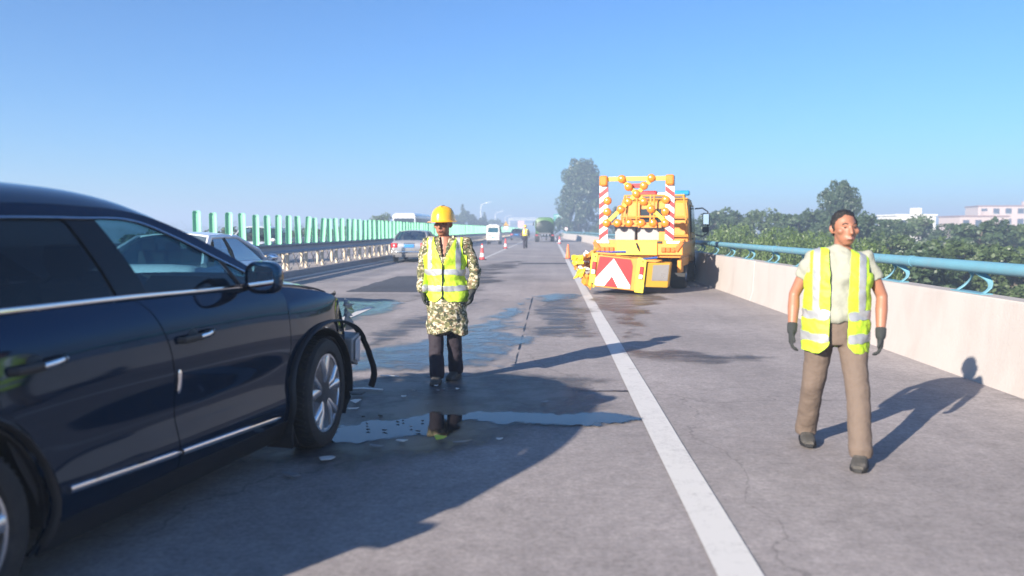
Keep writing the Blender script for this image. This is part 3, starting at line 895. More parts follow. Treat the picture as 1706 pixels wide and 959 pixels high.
bb = thing('roadside_board', 'faded pink board standing behind the far worker\'s left shoulder', 'board', (-9.2, 250, 0))
MB().box((0, 0, 2.9), (2.0, .12, 2.6)).build('panel', M_pink, bb, smooth=0)
for s_ in (-1, 1): MB().box((s_ * .8, .1, .9), (.12, .12, 2.0)).build('post', M_steelw, bb, smooth=0)

# ---- warning triangle and plate on the median
ws = thing('warning_sign', 'yellow warning triangle with white plate on the median past the white van', 'sign', (-8.35, 150, 0))
M_yel = mat('sign yellow', (.72, .40, .02), .45, var=.05)
M_blk = mat('matt black', (.012, .012, .013), .6, var=.2)
MB().cyl((0, .05, .1), (0, .05, 2.7), .045, 8).build('post', M_steelw, ws)
tri = MB().prism([(-.55, 2.15), (.55, 2.15), (0, 3.1)], -.02, .0).build('triangle_plate', M_yel, ws, smooth=0)
for a, b_ in (((-.46, 2.2), (.46, 2.2)), ((.46, 2.2), (0, 3.0)), ((0, 3.0), (-.46, 2.2))):
    MB().cyl((a[0], -.03, a[1]), (b_[0], -.03, b_[1]), .03, 6).build('border', M_blk, tri)
MB().box((0, -.035, 2.45), (.09, .02, .38)).build('pictogram', M_blk, tri, smooth=0)
MB().box((0, -.02, 1.8), (.75, .03, .5)).build('plate', M_swhite, ws, smooth=0)

# ---- small round sign on a pole by the end of the parapet
rs = thing('round_sign', 'small white round sign on a thin pole at the parapet\'s far end', 'sign', (2.75, 141, 0))
MB().cyl((0, 0, .05), (0, 0, 1.9), .035, 8).build('post', M_steelw, rs)
MB().lathe([(.02, -.02), (.26, -.02), (.27, 0), (.02, .01)], 20, (0, -.05, 1.62), 'y').build('disc', M_swhite, rs)
MB().tube([(.27 * math.cos(a), -.075, 1.62 + .27 * math.sin(a)) for a in np.linspace(0, 2 * math.pi, 25)], .018, 6).build('rim', mat('sign red', (.5, .03, .03), .45), rs)

# ---- haze
hz, nt, b = nodes_of('haze air')
nt.nodes.remove(b)
pv = nt.nodes.new('ShaderNodeVolumePrincipled')
pv.inputs['Color'].default_value = (.62, .78, 1.0, 1)
pv.inputs['Density'].default_value = .0032
pv.inputs['Anisotropy'].default_value = .1
nt.links.new(pv.outputs[0], nt.nodes['Material Output'].inputs['Volume'])
o = MB().box((0, 2600, 6.0), (6200, 6200, 26)).build('haze', hz, smooth=0)
tag(o, 'thin blue morning haze over the whole view', 'haze', kind='stuff')
# ================================================================== DAMAGED DARK CAR (near left)
M_paintd = mat('car paint midnight blue', (.0012, .017, .047), .06, metal=.6, var=.05, scale=3, coat=.24, spec=.2)
M_chrome = mat('chrome', (.75, .76, .78), .10, metal=1, var=.04)
M_alloy = mat('alloy silver', (.62, .63, .65), .25, metal=.85, var=.06, scale=10)
M_clad = mat('black plastic cladding', (.016, .016, .018), .5, var=.15, bump=.15, bscale=300)
M_tyre = mat('tyre rubber', (.018, .018, .019), .75, var=.2, scale=12, bump=.3, bscale=120, dirt=(.06, .055, .05, .5), dscale=9)
M_glassd = glass_mat('tinted car glass', (.16, .36, .46), 0, 1.5, 1.0)
M_glassp = glass_mat('privacy glass', (.012, .02, .03), 0, 1.5, .9)
M_glassc = glass_mat('clear car glass', (.72, .80, .80), 0, 1.5, 1.2)
M_gblack = mat('gloss black trim', (.005, .006, .008), .15, var=.1, spec=.3)
M_inner = mat('interior dark', (.025, .026, .03), .7, var=.2)
M_seat = mat('seat leather', (.045, .04, .04), .55, var=.15, scale=8, bump=.2, bscale=90)
M_red = mat('tail lamp red', (.45, .015, .02), .15, var=.1, coat=.6)
M_lens = mat('lens clear', (.55, .57, .60), .12, var=.08, coat=.8)
M_mirror = mat('mirror glass', (.80, .84, .88), .03, metal=1, var=.02)
M_broken = mat('broken grey plastic', (.33, .34, .35), .5, var=.25, scale=14, bump=.2, bscale=60)
M_torn = mat('torn pale plastic', (.45, .52, .30), .5, var=.4, scale=20)

def wheel(parent, x, y, z, r=.37, w=.235, rim=.262, side=-1, spokes=5, steer=0, detail=True, name='wheel'):
    """wheel > tyre, rim, hub; side -1: outer face looks to -y"""
    wo = bpy.data.objects.new(name, None); col.objects.link(wo); wo.parent = parent
    wo.location = (x, y, z); wo.rotation_euler = (0, 0, steer)
    s = side
    h = w / 2
    prof = [(rim + .004, -h * .80), (rim + .02, -h * .95), (r * .88, -h), (r * .96, -h * .90), (r, -h * .62), (r * 1.002, 0), (r, h * .62), (r * .96, h * .90), (r * .88, h), (rim + .02, h * .95), (rim + .004, h * .80)]
    t = MB().lathe(prof, 48 if detail else 20, axis='y')
    if detail:
        for k in range(60):
            a = 2 * math.pi * k / 60
            for q in (-1, 1):
                m_ = Matrix.Rotation(a, 3, 'Y')
                c = m_ @ Vector((0, q * h * .42, r * 1.002))
                t.box(c, (.016, h * .62, .010), m_ @ Matrix.Rotation(q * .35, 3, 'Z'))
    t.build('tyre', M_tyre, wo, 40)
    rm = MB()
    rm.lathe([(rim, s * h * .80), (rim + .004, s * h * .86), (rim - .012, s * h * .86), (rim - .02, s * h * .60), (rim - .035, -s * h * .7), (rim - .03, -s * h * .8), (rim, -s * h * .8)], 40 if detail else 18, axis='y')
    if detail:
        for k in range(spokes):
            for dd in (-.16, .16):
                a0 = 2 * math.pi * k / spokes
                p0 = (.05 * math.sin(a0 + dd * .5), s * h * .62, .05 * math.cos(a0 + dd * .5))
                p1 = (rim * .55 * math.sin(a0 + dd * .8), s * h * .80, rim * .55 * math.cos(a0 + dd * .8))
                p2 = ((rim - .01) * math.sin(a0 + dd * 1.5), s * h * .78, (rim - .01) * math.cos(a0 + dd * 1.5))
                rm.tube([p0, p1, p2], [(.017, .030), (.016, .030), (.014, .042)], 8, up=(0, 1, 0))
        for k in range(5):
            a = 2 * math.pi * (k + .5) / 5
            rm.cyl((.055 * math.sin(a), s * h * .5, .055 * math.cos(a)), (.055 * math.sin(a), s * h * .78, .055 * math.cos(a)), .010, 6)
    else:
        for k in range(spokes):
            a0 = 2 * math.pi * k / spokes
            rm.tube([(0, s * h * .7, 0), ((rim - .01) * math.sin(a0), s * h * .78, (rim - .01) * math.cos(a0))], [(.015, .04), (.015, .045)], 6, up=(0, 1, 0))
    ro = rm.build('rim', M_alloy, wo, 40)
    MB().lathe([(.005, s * h * .80), (.032, s * h * .79), (.036, s * h * .74), (.075, s * h * .70), (.085, s * h * .55), (.085, s * h * .1)], 24, axis='y').build('hub', M_alloy, wo)
    MB().lathe([(.01, -s * h * .05), (rim - .05, -s * h * .05), (rim - .05, -s * h * .2), (.01, -s * h * .2)], 24, axis='y').build('brake_disc', M_steel_dark, wo)
    return wo

SUV = thing('damaged_car', 'dark blue car with smashed front wheel arch, nearest on the left', 'car', (-2.464, 5.566, 0), R(78.5))
# half width by height, then plan taper
_zw = spline([.10, .18, .26, .32, .38, .45, .53, .61, .70, .80, .90, 1.0, 1.06, 1.12, 1.18, 1.30, 1.40, 1.50, 1.56, 1.62],
             [.80, .855, .905, .930, .944, .940, .921, .913, .922, .929, .926, .917, .909, .893, .874, .832, .785, .73, .690, .63])
def YW(x, z):
    x = np.asarray(x, float); z = np.asarray(z, float)
    y = _zw(z)
    d = np.where(x > -.5, .10 * ((x + .5) / 1.4) ** 2, 0) + np.where(x < -2.7, .15 * ((-2.7 - x) / 1.05) ** 2, 0)
    fl = np.exp(-((z - .55) / .35) ** 2)
    y = y - d + .018 * fl * (np.exp(-(x / .5) ** 2) + np.exp(-((x + 2.83) / .5) ** 2))
    # lower door scoop fades out towards both wheels
    sc = np.clip(1 - np.abs((x + 1.45) / 1.05) ** 3, 0, 1)
    y = y + .013 * (1 - sc) * np.exp(-((z - .58) / .07) ** 2)
    return y
def skin(A2, s, off=0.0):
    """map (..,2) side-view points to the flank, s=-1 right"""
    x, z = A2[..., 0], A2[..., 1]
    return np.stack([x, s * (YW(x, z) + off), z], -1)
def panel(name, B, T, L, Rr, s, m, off=0, n=26, k=22, parent=SUV, solid=.012, smoothL=True):
    B, T = crv(B, n), crv(T, n); L, Rr = crv(L, k, smoothL), crv(Rr, k, smoothL)
    return MB().grid(skin(coons(B, T, L, Rr), s, off), flip=(s > 0)).build(name, m, parent, 60, fixn=False, solid=solid)

gapc = [(-1.77, 1.165), (-1.70, 1.12), (-1.63, 1.02), (-1.585, .91), (-1.56, .70), (-1.56, .55), (-1.56, .30)][::-1]   # gap between the doors, bottom up
fdf = [(-.50, .30), (-.475, .55), (-.445, .80), (-.45, .98), (-.46, 1.08), (-.52, 1.155)]                                  # front edge of front door
rdr = [(-2.32, .30), (-2.33, .48), (-2.42, .66), (-2.56, .82), (-2.66, .98), (-2.70, 1.165)]                               # rear edge of rear door
off = lambda P, dx: [(x + dx, z) for x, z in P]
for s in (-1, 1):
    # doors
    fd = panel('front_door', [gapc[0], (-1.0, .295), fdf[0]], [gapc[-1], (-1.3, 1.158), (-.9, 1.148), fdf[-1]], off(gapc, .004), off(fdf, -.004), s, M_paintd)
    rd = panel('rear_door', [rdr[0], (-1.9, .295), gapc[0]], [rdr[-1], (-2.2, 1.172), gapc[-1]], off(rdr, .004), off(gapc, -.004), s, M_paintd)
    # rocker cladding and mouldings
    rk = MB().grid(skin(coons(crv([(-2.36, .16), (-.47, .16)], 30), crv([(-2.36, .293), (-.47, .293)], 30), crv([(-2.36, .16), (-2.36, .293)], 6), crv([(-.47, .16), (-.47, .293)], 6)), s, .006), flip=(s > 0))
    rk.build('rocker_panel', M_clad, SUV, 60, fixn=False, solid=.03)
    for nm, dpar, xa, xb, za, zb in (('lower_trim', fd, -1.555, -.62, .385, .345), ('lower_trim', rd, -2.28, -1.565, .425, .388)):
        P = crv([(xa, za), ((xa + xb) / 2, (za + zb) / 2), (xb, zb)], 16)
        p3 = skin(P, s, .010)
        MB().tube([tuple(p) for p in p3], [(.016, .010)] * 15 + [(.004, .004)], 8, up=(0, 0, 1)).build(nm, M_chrome, dpar)
    # chrome line under the windows
    P = crv([(-3.35, 1.20), (-2.7, 1.188), (-1.77, 1.185), (-1.3, 1.178), (-.55, 1.170)], 50)
    MB().tube([tuple(p) for p in skin(P, s, .006)], [(.011, .008)] * 50, 8, up=(0, 0, 1)).build('belt_trim', M_chrome, SUV)
    # door handles
    for dpar, xc, zc in ((fd, -1.39, .95), (rd, -2.385, .962)):
        y = float(YW(xc, zc))
        hd = MB().lathe([(.002, -.01), (.035, -.008), (.05, 0), (.055, .012), (.02, .014)], 24, (xc - .01, s * (y - .004), zc), 'y', sc=(.82, 1.0)).build('handle_recess', M_clad, dpar)
        ho = MB().tube([(xc - .13, s * (y - .004), zc - .006), (xc - .115, s * (y + .028), zc - .004), (xc, s * (y + .040), zc), (xc + .115, s * (y + .028), zc + .008), (xc + .13, s * (y - .004), zc + .010)], [(.017, .010), (.02, .011), (.019, .011), (.018, .010), (.015, .010)], 10, up=(0, 0, 1)).build('handle', M_clad, dpar)
        MB().tube([(xc - .01, s * (y + .050), zc), (xc + .06, s * (y + .047), zc + .004), (xc + .125, s * (y + .030), zc + .009)], [(.012, .004), (.013, .004), (.010, .003)], 8, up=(0, 0, 1)).build('handle_chrome', M_chrome, dpar)
    if s < 0:
        P = crv([(-1.535, .80), (-1.53, .74), (-1.535, .68)], 8)
        MB().tube([tuple(p) for p in skin(P, s, .006)], [(.006, .005), (.012, .008), (.013, .008), (.013, .008), (.013, .008), (.013, .008), (.012, .008), (.006, .005)], 8, up=(1, 0, 0)).build('door_guard', M_chrome, fd)
    # front wing around the arch
    th = np.linspace(R(205), R(33), 44)
    inner = np.stack([.455 * np.cos(th), .375 + .455 * np.sin(th)], 1)
    outer = crv([(-.505, .17), (-.47, .55), (-.44, .80), (-.445, .98), (-.455, 1.08), (-.50, 1.145), (-.30, 1.125), (0, 1.085), (.20, 1.045), (.34, .985), (.43, .90), (.455, .82), (.42, .70)], 44, False)
    A = np.array([inner * (1 - t) + outer * t for t in np.linspace(0, 1, 16)])
    B3 = skin(A, s)
    dent = np.exp(-(((A[..., 0] - .40) / .10) ** 2 + ((A[..., 1] - .86) / .12) ** 2))
    B3[..., 1] -= s * .05 * dent
    top = np.clip((A[..., 1] - 1.0) / .12, 0, 1)
    B3[..., 1] -= s * .05 * top ** 2
    MB().grid(B3, flip=(s < 0)).build('front_wing', M_paintd, SUV, 60, fixn=False, solid=.012)
    # wheel arch liner
    th2 = np.linspace(R(215), R(-10), 24)
    MB().grid(np.array([[(r_ * np.cos(t), s * yy, .375 + r_ * np.sin(t)) for t in th2] for yy, r_ in ((.925, .452), (.60, .45), (.55, .40))]), flip=(s < 0)).build('arch_liner', M_clad, SUV, 60, fixn=False, solid=.008)
    # rear quarter and its liner
    th = np.linspace(R(-25), R(205), 44)
    inner = np.stack([-2.83 + .46 * np.cos(th), .375 + .46 * np.sin(th)], 1)
    outer = crv([(-2.315, .17), (-2.33, .48), (-2.42, .66), (-2.56, .82), (-2.66, .98), (-2.71, 1.165), (-3.1, 1.18), (-3.68, 1.20), (-3.76, 1.0), (-3.80, .70), (-3.72, .40), (-3.45, .30)], 44, False)
    A = np.array([inner * (1 - t) + outer * t for t in np.linspace(0, 1, 14)])
    MB().grid(skin(A, s), flip=(s > 0)).build('rear_quarter', M_paintd, SUV, 60, fixn=False, solid=.012)
    MB().grid(np.array([[(-2.83 + r_ * np.cos(t), s * yy, .375 + r_ * np.sin(t)) for t in th2] for yy, r_ in ((.925, .457), (.60, .455), (.55, .40))]), flip=(s < 0)).build('arch_liner', M_clad, SUV, 60, fixn=False, solid=.008)
    th3 = np.linspace(R(-18), R(198), 30)
    MB().tube([(-2.83 + .475 * np.cos(t), s * (float(YW(-2.83 + .475 * np.cos(t), .375 + .475 * np.sin(t))) + .004), .375 + .475 * np.sin(t)) for t in th3], [(.034, .012)] * 30, 8, up=(0, s, 0), flat=None).build('arch_trim', M_clad, SUV)
    # windows, pillars
    fw_top = [(-1.80, 1.545), (-1.55, 1.54), (-1.30, 1.455), (-1.02, 1.335)]
    panel('front_window', [(-1.66, 1.19), (-1.3, 1.182), (-.90, 1.176)], fw_top, [(-1.66, 1.19), (-1.80, 1.545)], [(-.90, 1.176), (-1.02, 1.335)], s, M_glassd, -.014, 20, 14, fd, 0)
    panel('quarter_light', [(-.86, 1.176), (-.60, 1.172)], [(-.97, 1.315), (-.62, 1.180)], [(-.86, 1.176), (-.97, 1.315)], [(-.60, 1.172), (-.62, 1.180)], s, M_glassd, -.014, 8, 8, fd, 0)
    P = crv([(-.885, 1.178), (-1.0, 1.328)], 6); MB().tube([tuple(p) for p in skin(P, s, -.008)], [(.012, .008)] * 6, 6, up=(1, 0, 0)).build('window_post', M_clad, fd)
    panel('rear_window', [(-2.72, 1.195), (-2.2, 1.19), (-1.86, 1.19)], [(-2.85, 1.53), (-2.4, 1.548), (-1.98, 1.55)], [(-2.72, 1.195), (-2.85, 1.53)], [(-1.86, 1.19), (-1.98, 1.55)], s, M_glassp, -.014, 18, 14, rd, 0)
    panel('rear_quarter_glass', [(-3.40, 1.215), (-2.80, 1.20)], [(-3.22, 1.46), (-2.93, 1.52)], [(-3.40, 1.215), (-3.22, 1.46)], [(-2.80, 1.20), (-2.93, 1.52)], s, M_glassp, -.014, 10, 10, SUV, 0)
    panel('pillar', [(-1.86, 1.19), (-1.66, 1.19)], [(-1.98, 1.555), (-1.80, 1.552)], [(-1.86, 1.19), (-1.98, 1.555)], [(-1.66, 1.19), (-1.80, 1.552)], s, M_gblack, -.006, 8, 14, SUV, .02)
    panel('pillar', [(-2.80, 1.195), (-2.72, 1.195)], [(-2.93, 1.53), (-2.85, 1.535)], [(-2.80, 1.195), (-2.93, 1.53)], [(-2.72, 1.195), (-2.85, 1.535)], s, M_gblack, -.006, 6, 12, SUV, .02)
    panel('pillar', [(-3.70, 1.20), (-3.40, 1.21)], [(-3.45, 1.50), (-3.22, 1.47)], [(-3.70, 1.20), (-3.45, 1.50)], [(-3.40, 1.21), (-3.22, 1.47)], s, M_paintd, 0, 8, 12, SUV, .02)
    # window frame strip over the glass and the front pillar (body colour band with a bright line)
    lowe = crv([(-3.22, 1.465), (-2.9, 1.528), (-2.4, 1.548), (-1.9, 1.552), (-1.55, 1.542), (-1.30, 1.457), (-1.0, 1.325), (-.62, 1.175)], 60)
    uppe = crv([(-3.45, 1.52), (-2.9, 1.60), (-2.4, 1.612), (-1.9, 1.615), (-1.50, 1.585), (-1.22, 1.495), (-.93, 1.365), (-.52, 1.165)], 60)
    A = np.array([lowe * (1 - t) + uppe * t for t in np.linspace(0, 1, 7)])
    MB().grid(skin(A, s), flip=(s < 0)).build('roof_side', M_paintd, SUV, 60, fixn=False, solid=.015)
    P3 = skin(lowe, s, .002)
    MB().tube([tuple(p) for p in P3], [(.008, .006)] * 60, 6, up=(0, s, 0)).build('window_trim', M_chrome, SUV)
    # door mirror
    mx = -.90
    mr = bpy.data.objects.new('door_mirror', None); col.objects.link(mr); mr.parent = SUV
    MB().tube([(mx + .08, s * .86, 1.165), (mx + .03, s * .95, 1.185), (mx, s * 1.00, 1.20)], [(.022, .05), (.022, .045), (.03, .05)], 10, up=(0, 0, 1)).build('mirror_arm', M_clad, mr)
    rings = []
    for t, (dx, sy, sz) in enumerate([(-.055, .092, .078), (-.045, .110, .093), (0, .110, .095), (.05, .098, .084), (.09, .07, .06), (.105, .02, .02)]):
        rings.append([(mx + dx, s * (1.045 - .02 * (dx > 0)) + math.copysign(abs(math.cos(a)) ** .7, math.cos(a)) * sy, 1.228 + math.copysign(abs(math.sin(a)) ** .7, math.sin(a)) * sz) for a in np.linspace(0, 2 * math.pi, 20, endpoint=False)])
    MB().rings(rings).build('mirror_housing', M_paintd, mr, 40)
    MB().prism([(s * 1.045 + math.copysign(abs(math.cos(a)) ** .7, math.cos(a)) * .082, 1.228 + math.copysign(abs(math.sin(a)) ** .7, math.sin(a)) * .069) for a in np.linspace(0, 2 * math.pi, 24, endpoint=False)], mx - .060, mx - .0555, 'yz').build('mirror_glass', M_mirror, mr, 0)

# roof skin
u = np.linspace(-3.45, -1.36, 40); sv = np.linspace(-1, 1, 33)
edge_z = spline([-3.45, -2.9, -2.4, -1.9, -1.50, -1.36], [1.515, 1.596, 1.61, 1.612, 1.582, 1.542])(u)
A = []
for x, ez in zip(u, edge_z):
    ye = float(YW(x, ez)) + .002
    crown = .118 - .03 * max(0, (x + 1.9) / .55) ** 2
    A.append([(x + .10 * (1 - q * q) * max(0, (x + 1.9) / .54), q * ye, ez + crown * (1 - abs(q) ** 3.4)) for q in sv])
MB().grid(np.array(A)).build('roof', M_paintd, SUV, 60, fixn=False, solid=.012)
# windscreen
A = []
for t in np.linspace(0, 1, 16):
    xe, ze = -.52 + (-1.37 + .52) * t, 1.158 + (1.545 - 1.158) * (t ** .92)
    ye = float(YW(xe, ze)) - .012
    bow = .26 * (1 - t) + .10 * t; cz = .085 * t + .0
    A.append([(xe + bow * (1 - q * q), q * ye, ze + cz * (1 - abs(q) ** 2.4) + .005) for q in np.linspace(-1, 1, 25)])
MB().grid(np.array(A)).build('windscreen', M_glassc, SUV, 60, fixn=False)
# bonnet, buckled towards its torn front end
A = []
rb = random.Random(5)
for i, t in enumerate(np.linspace(0, 1, 34)):
    x0 = -.44 + t * .98
    row = []
    for q in np.linspace(-1, 1, 41):
        ye = float(YW(x0, 1.06)) - .085 - .02 * t
        x = x0 + .22 * (1 - q * q) * (1 - .6 * t)
        z = 1.152 - .125 * t ** 1.6 - .012 * t + .055 * (1 - abs(q) ** 2.6) * (1 - .4 * t)
        cr = max(0, (t - .55) / .45)
        z += cr * (.045 * mnoise.noise(Vector((q * 3.1, t * 5, 2))) + .02 * mnoise.noise(Vector((q * 9, t * 11, 5)))) - .05 * cr ** 2
        x += cr * .09 * mnoise.noise(Vector((q * 4, 1, 7)))
        row.append((x, q * ye, z))
    A.append(row)
MB().grid(np.array(A)).build('bonnet', M_paintd, SUV, 50, fixn=False, solid=.012)
# tail: tailgate, rear glass, bumper, lamps
A = []
for t in np.linspace(0, 1, 14):
    z = .62 + t * .58; xx = -3.80 + .06 * t
    ye = float(YW(-3.70, z)) - .01
    A.append([(xx - .09 * (1 - q * q), q * ye, z) for q in np.linspace(-1, 1, 21)])
MB().grid(np.array(A)).build('tailgate', M_paintd, SUV, 60, fixn=False, solid=.012)
A = []
for t in np.linspace(0, 1, 10):
    z = 1.20 + t * .36; xx = -3.74 + .30 * t
    ye = float(YW(-3.5, z)) - .03
    A.append([(xx - .08 * (1 - q * q), q * ye, z) for q in np.linspace(-1, 1, 17)])
MB().grid(np.array(A)).build('rear_screen', M_glassp, SUV, 60, fixn=False)
rg_ = []
for z, e in ((.28, .0), (.34, .05), (.50, .07), (.63, .05)):
    rg_.append([(-3.30 if abs(q) > .99 else -3.78 - e - .08 * (1 - q * q), q * (float(YW(-3.6, z)) + .01), z) for q in np.linspace(-1, 1, 21)])
MB().grid(np.array(rg_)).build('rear_bumper', M_clad, SUV, 60, fixn=False, solid=.012)
for s in (-1, 1):
    MB().box((-3.76, s * .72, 1.03), (.10, .30, .14)).build('tail_lamp', M_red, SUV, bevel=.02)
# body shell inside the panels, floor, cabin
MB().box((-1.75, 0, .30), (3.7, 1.55, .10)).build('floor_pan', M_inner, SUV, 0)
for s in (-1, 1):
    P = coons(crv([(-2.30, .18), (-.52, .18)], 12), crv([(-2.70, 1.15), (-.56, 1.14)], 12), crv([(-2.30, .18), (-2.70, 1.15)], 8), crv([(-.52, .18), (-.56, 1.14)], 8))
    MB().grid(skin(P, s, -.045), flip=(s > 0)).build('inner_door', M_inner, SUV, 60, fixn=False)
    seat = lambda x, y: MB().tube([(x + .22, y, .62), (x, y, .66), (x - .22, y, .62)], [(.08, .22), (.10, .25), (.09, .23)], 12, up=(0, 0, 1)).tube([(x - .20, y, .66), (x - .29, y, .95), (x - .38, y, 1.22)], [(.10, .24), (.09, .25), (.06, .20)], 12, up=(1, 0, 0)).tube([(x - .40, y, 1.27), (x - .42, y, 1.34), (x - .44, y, 1.42)], [(.05, .10), (.06, .13), (.03, .10)], 10, up=(1, 0, 0))
    seat(-1.25, s * .40).build('seat', M_seat, SUV, 50)
    seat(-2.20, s * .40).build('seat', M_seat, SUV, 50)
A = []
for t, (x, z) in enumerate([(-.40, 1.14), (-.55, 1.16), (-.72, 1.15), (-.80, 1.06), (-.78, .80)]):
    A.append([(x, q * .80, z + (.05 if -.75 < q < -.15 else 0) * (t in (1, 2)) + (.05 if .15 < q < .75 else 0) * (t in (1, 2))) for q in np.linspace(-1, 1, 33)])
MB().grid(np.array(A)).build('dashboard', M_inner, SUV, 60, fixn=False, solid=.02)
sw = MB()
sw.tube([(-.92 + .07 * math.sin(a) * .9, .38 + .185 * math.cos(a), 1.06 + .17 * math.sin(a)) for a in np.linspace(0, 2 * math.pi, 33)], .016, 8)
sw.box((-.91, .38, 1.06), (.04, .30, .06)); sw.cyl((-.90, .38, 1.06), (-.65, .38, 1.0), .03)
sw.build('steering_wheel', M_clad, SUV)
MB().box((-.30, 0, .72), (.12, 1.5, .80)).build('firewall', M_inner, SUV, 0)
# wheels
wheel(SUV, 0, -.835, .375, .375, .235, .265, -1, steer=R(7))
wheel(SUV, 0, .835, .375, .375, .235, .265, 1, steer=R(7))
wheel(SUV, -2.83, -.835, .372, .375, .235, .265, -1)
wheel(SUV, -2.83, .835, .375, .375, .235, .265, 1)
# mud flaps
for s in (-1, 1):
    MB().box((-.455, s * .845, .235), (.02, .19, .26)).build('mud_flap', M_clad, SUV, bevel=.008)
# arch trim torn loose on the right, hanging ahead of the wheel; intact on the left
loose = crv([(-.475, .22), (-.49, .40), (-.455, .58), (-.34, .74), (-.14, .835), (.12, .86), (.34, .83), (.53, .755), (.665, .62), (.745, .46), (.785, .27)], 40)
pts = []
for i, (x, z) in enumerate(loose):
    t = i / 39
    y = float(YW(min(x, .3), z)) + .008 + .02 * max(0, (x - .1) / .5)
    pts.append((x, -y, z))
MB().tube(pts, [(.032 - .006 * (i > 30), .010) for i in range(40)], 8, up=(0, -1, 0)).build('torn_arch_trim', M_clad, SUV, 50)
th = np.linspace(R(205), R(40), 26)
MB().tube([(.47 * np.cos(t), float(YW(.47 * np.cos(t), .375 + .47 * np.sin(t))) + .004, .375 + .47 * np.sin(t)) for t in th], [(.034, .012)] * 26, 8, up=(0, 1, 0)).build('arch_trim', M_clad, SUV)
# wrecked front end: bent cross members, radiator, hanging lamp unit, torn liner
MB().box((.30, 0, .62), (.07, 1.05, .50), Matrix.Rotation(.12, 3, 'Z')).build('radiator', M_steel_dark, SUV, bevel=.01)
MB().tube([(.46, -.66, .58), (.42, -.3, .60), (.36, 0, .56), (.44, .4, .60), (.52, .68, .60)], [(.07, .03)] * 5, 8, up=(0, 0, 1)).build('crash_beam', M_broken, SUV)
MB().tube([(.44, -.70, .95), (.34, -.35, .93), (.30, .1, .96), (.42, .66, .93)], [(.04, .03)] * 4, 8, up=(0, 0, 1)).build('cross_member', M_clad, SUV)
MB().box((-.02, 0, .68), (.45, .80, .42)).build('engine', M_steel_dark, SUV, bevel=.03)
hl = MB()
hl.hexa([(.44, -.93, .52), (.58, -.91, .47), (.60, -.74, .49), (.45, -.74, .52), (.40, -.95, .70), (.55, -.94, .73), (.58, -.76, .73), (.43, -.76, .71)])
hl = hl.build('headlamp_unit', M_broken, SUV, bevel=.012)
MB().hexa([(.46, -.945, .535), (.56, -.93, .505), (.56, -.925, .505), (.46, -.94, .535), (.43, -.962, .68), (.535, -.952, .705), (.535, -.947, .705), (.43, -.957, .68)]).build('lens', M_lens, hl)
A = []
for t in np.linspace(0, 1, 14):
    a = R(70 - 100 * t)
    rr_ = .43 + .06 * math.sin(t * 9) * t
    A.append([(rr_ * math.cos(a) + .03 * mnoise.noise(Vector((t * 6, q * 3, 1))), -.60 - q * .29 - .03 * mnoise.noise(Vector((t * 8, q * 5, 4))), .36 + rr_ * math.sin(a) * .95) for q in np.linspace(0, 1, 7)])
MB().grid(np.array(A)).build('torn_liner', M_clad, SUV, 60, fixn=False, solid=.006)
rb = random.Random(9)
for k in range(11):                                           # pale splinters of lamp and wing edge
    x, z = .45 + rb.uniform(-.02, .05), .80 + k * .018
    a = rb.uniform(-.9, .9)
    MB().add([(x - .012, -.87 - rb.uniform(0, .04), z), (x + .015, -.87, z + .01), (x + .05 * math.cos(a) + .02, -.87 - rb.uniform(0, .05), z + .06 * math.sin(a) - .03), (x, -.86, z - .05)], [(0, 1, 2, 3)]).build('splinter', M_torn if k % 2 else M_broken, SUV, 0, solid=.004)
MB().tube([(.44, -.72, 1.0), (.50, -.74, 1.005), (.53, -.745, 1.02), (.525, -.75, 1.04)], [.012, .018, .014, .004], 6).build('bonnet_catch', M_clad, SUV)
MB().tube([(.36, -.62, .90), (.44, -.70, .78), (.40, -.74, .70), (.46, -.76, .60)], .010, 6).build('loose_wire', M_clad, SUV)
# ================================================================== OTHER VEHICLES
M_white = mat('car paint white', (.72, .73, .74), .25, var=.03, coat=.8)
M_silver = mat('car paint silver', (.42, .41, .40), .28, metal=.55, var=.04, coat=.8)
M_navy = mat('car paint navy', (.02, .045, .12), .25, var=.05, coat=.8)
M_plate = mat('number plate blue', (.03, .20, .50), .4, var=.04)
M_grey = mat('grey plastic', (.10, .10, .11), .6, var=.1)

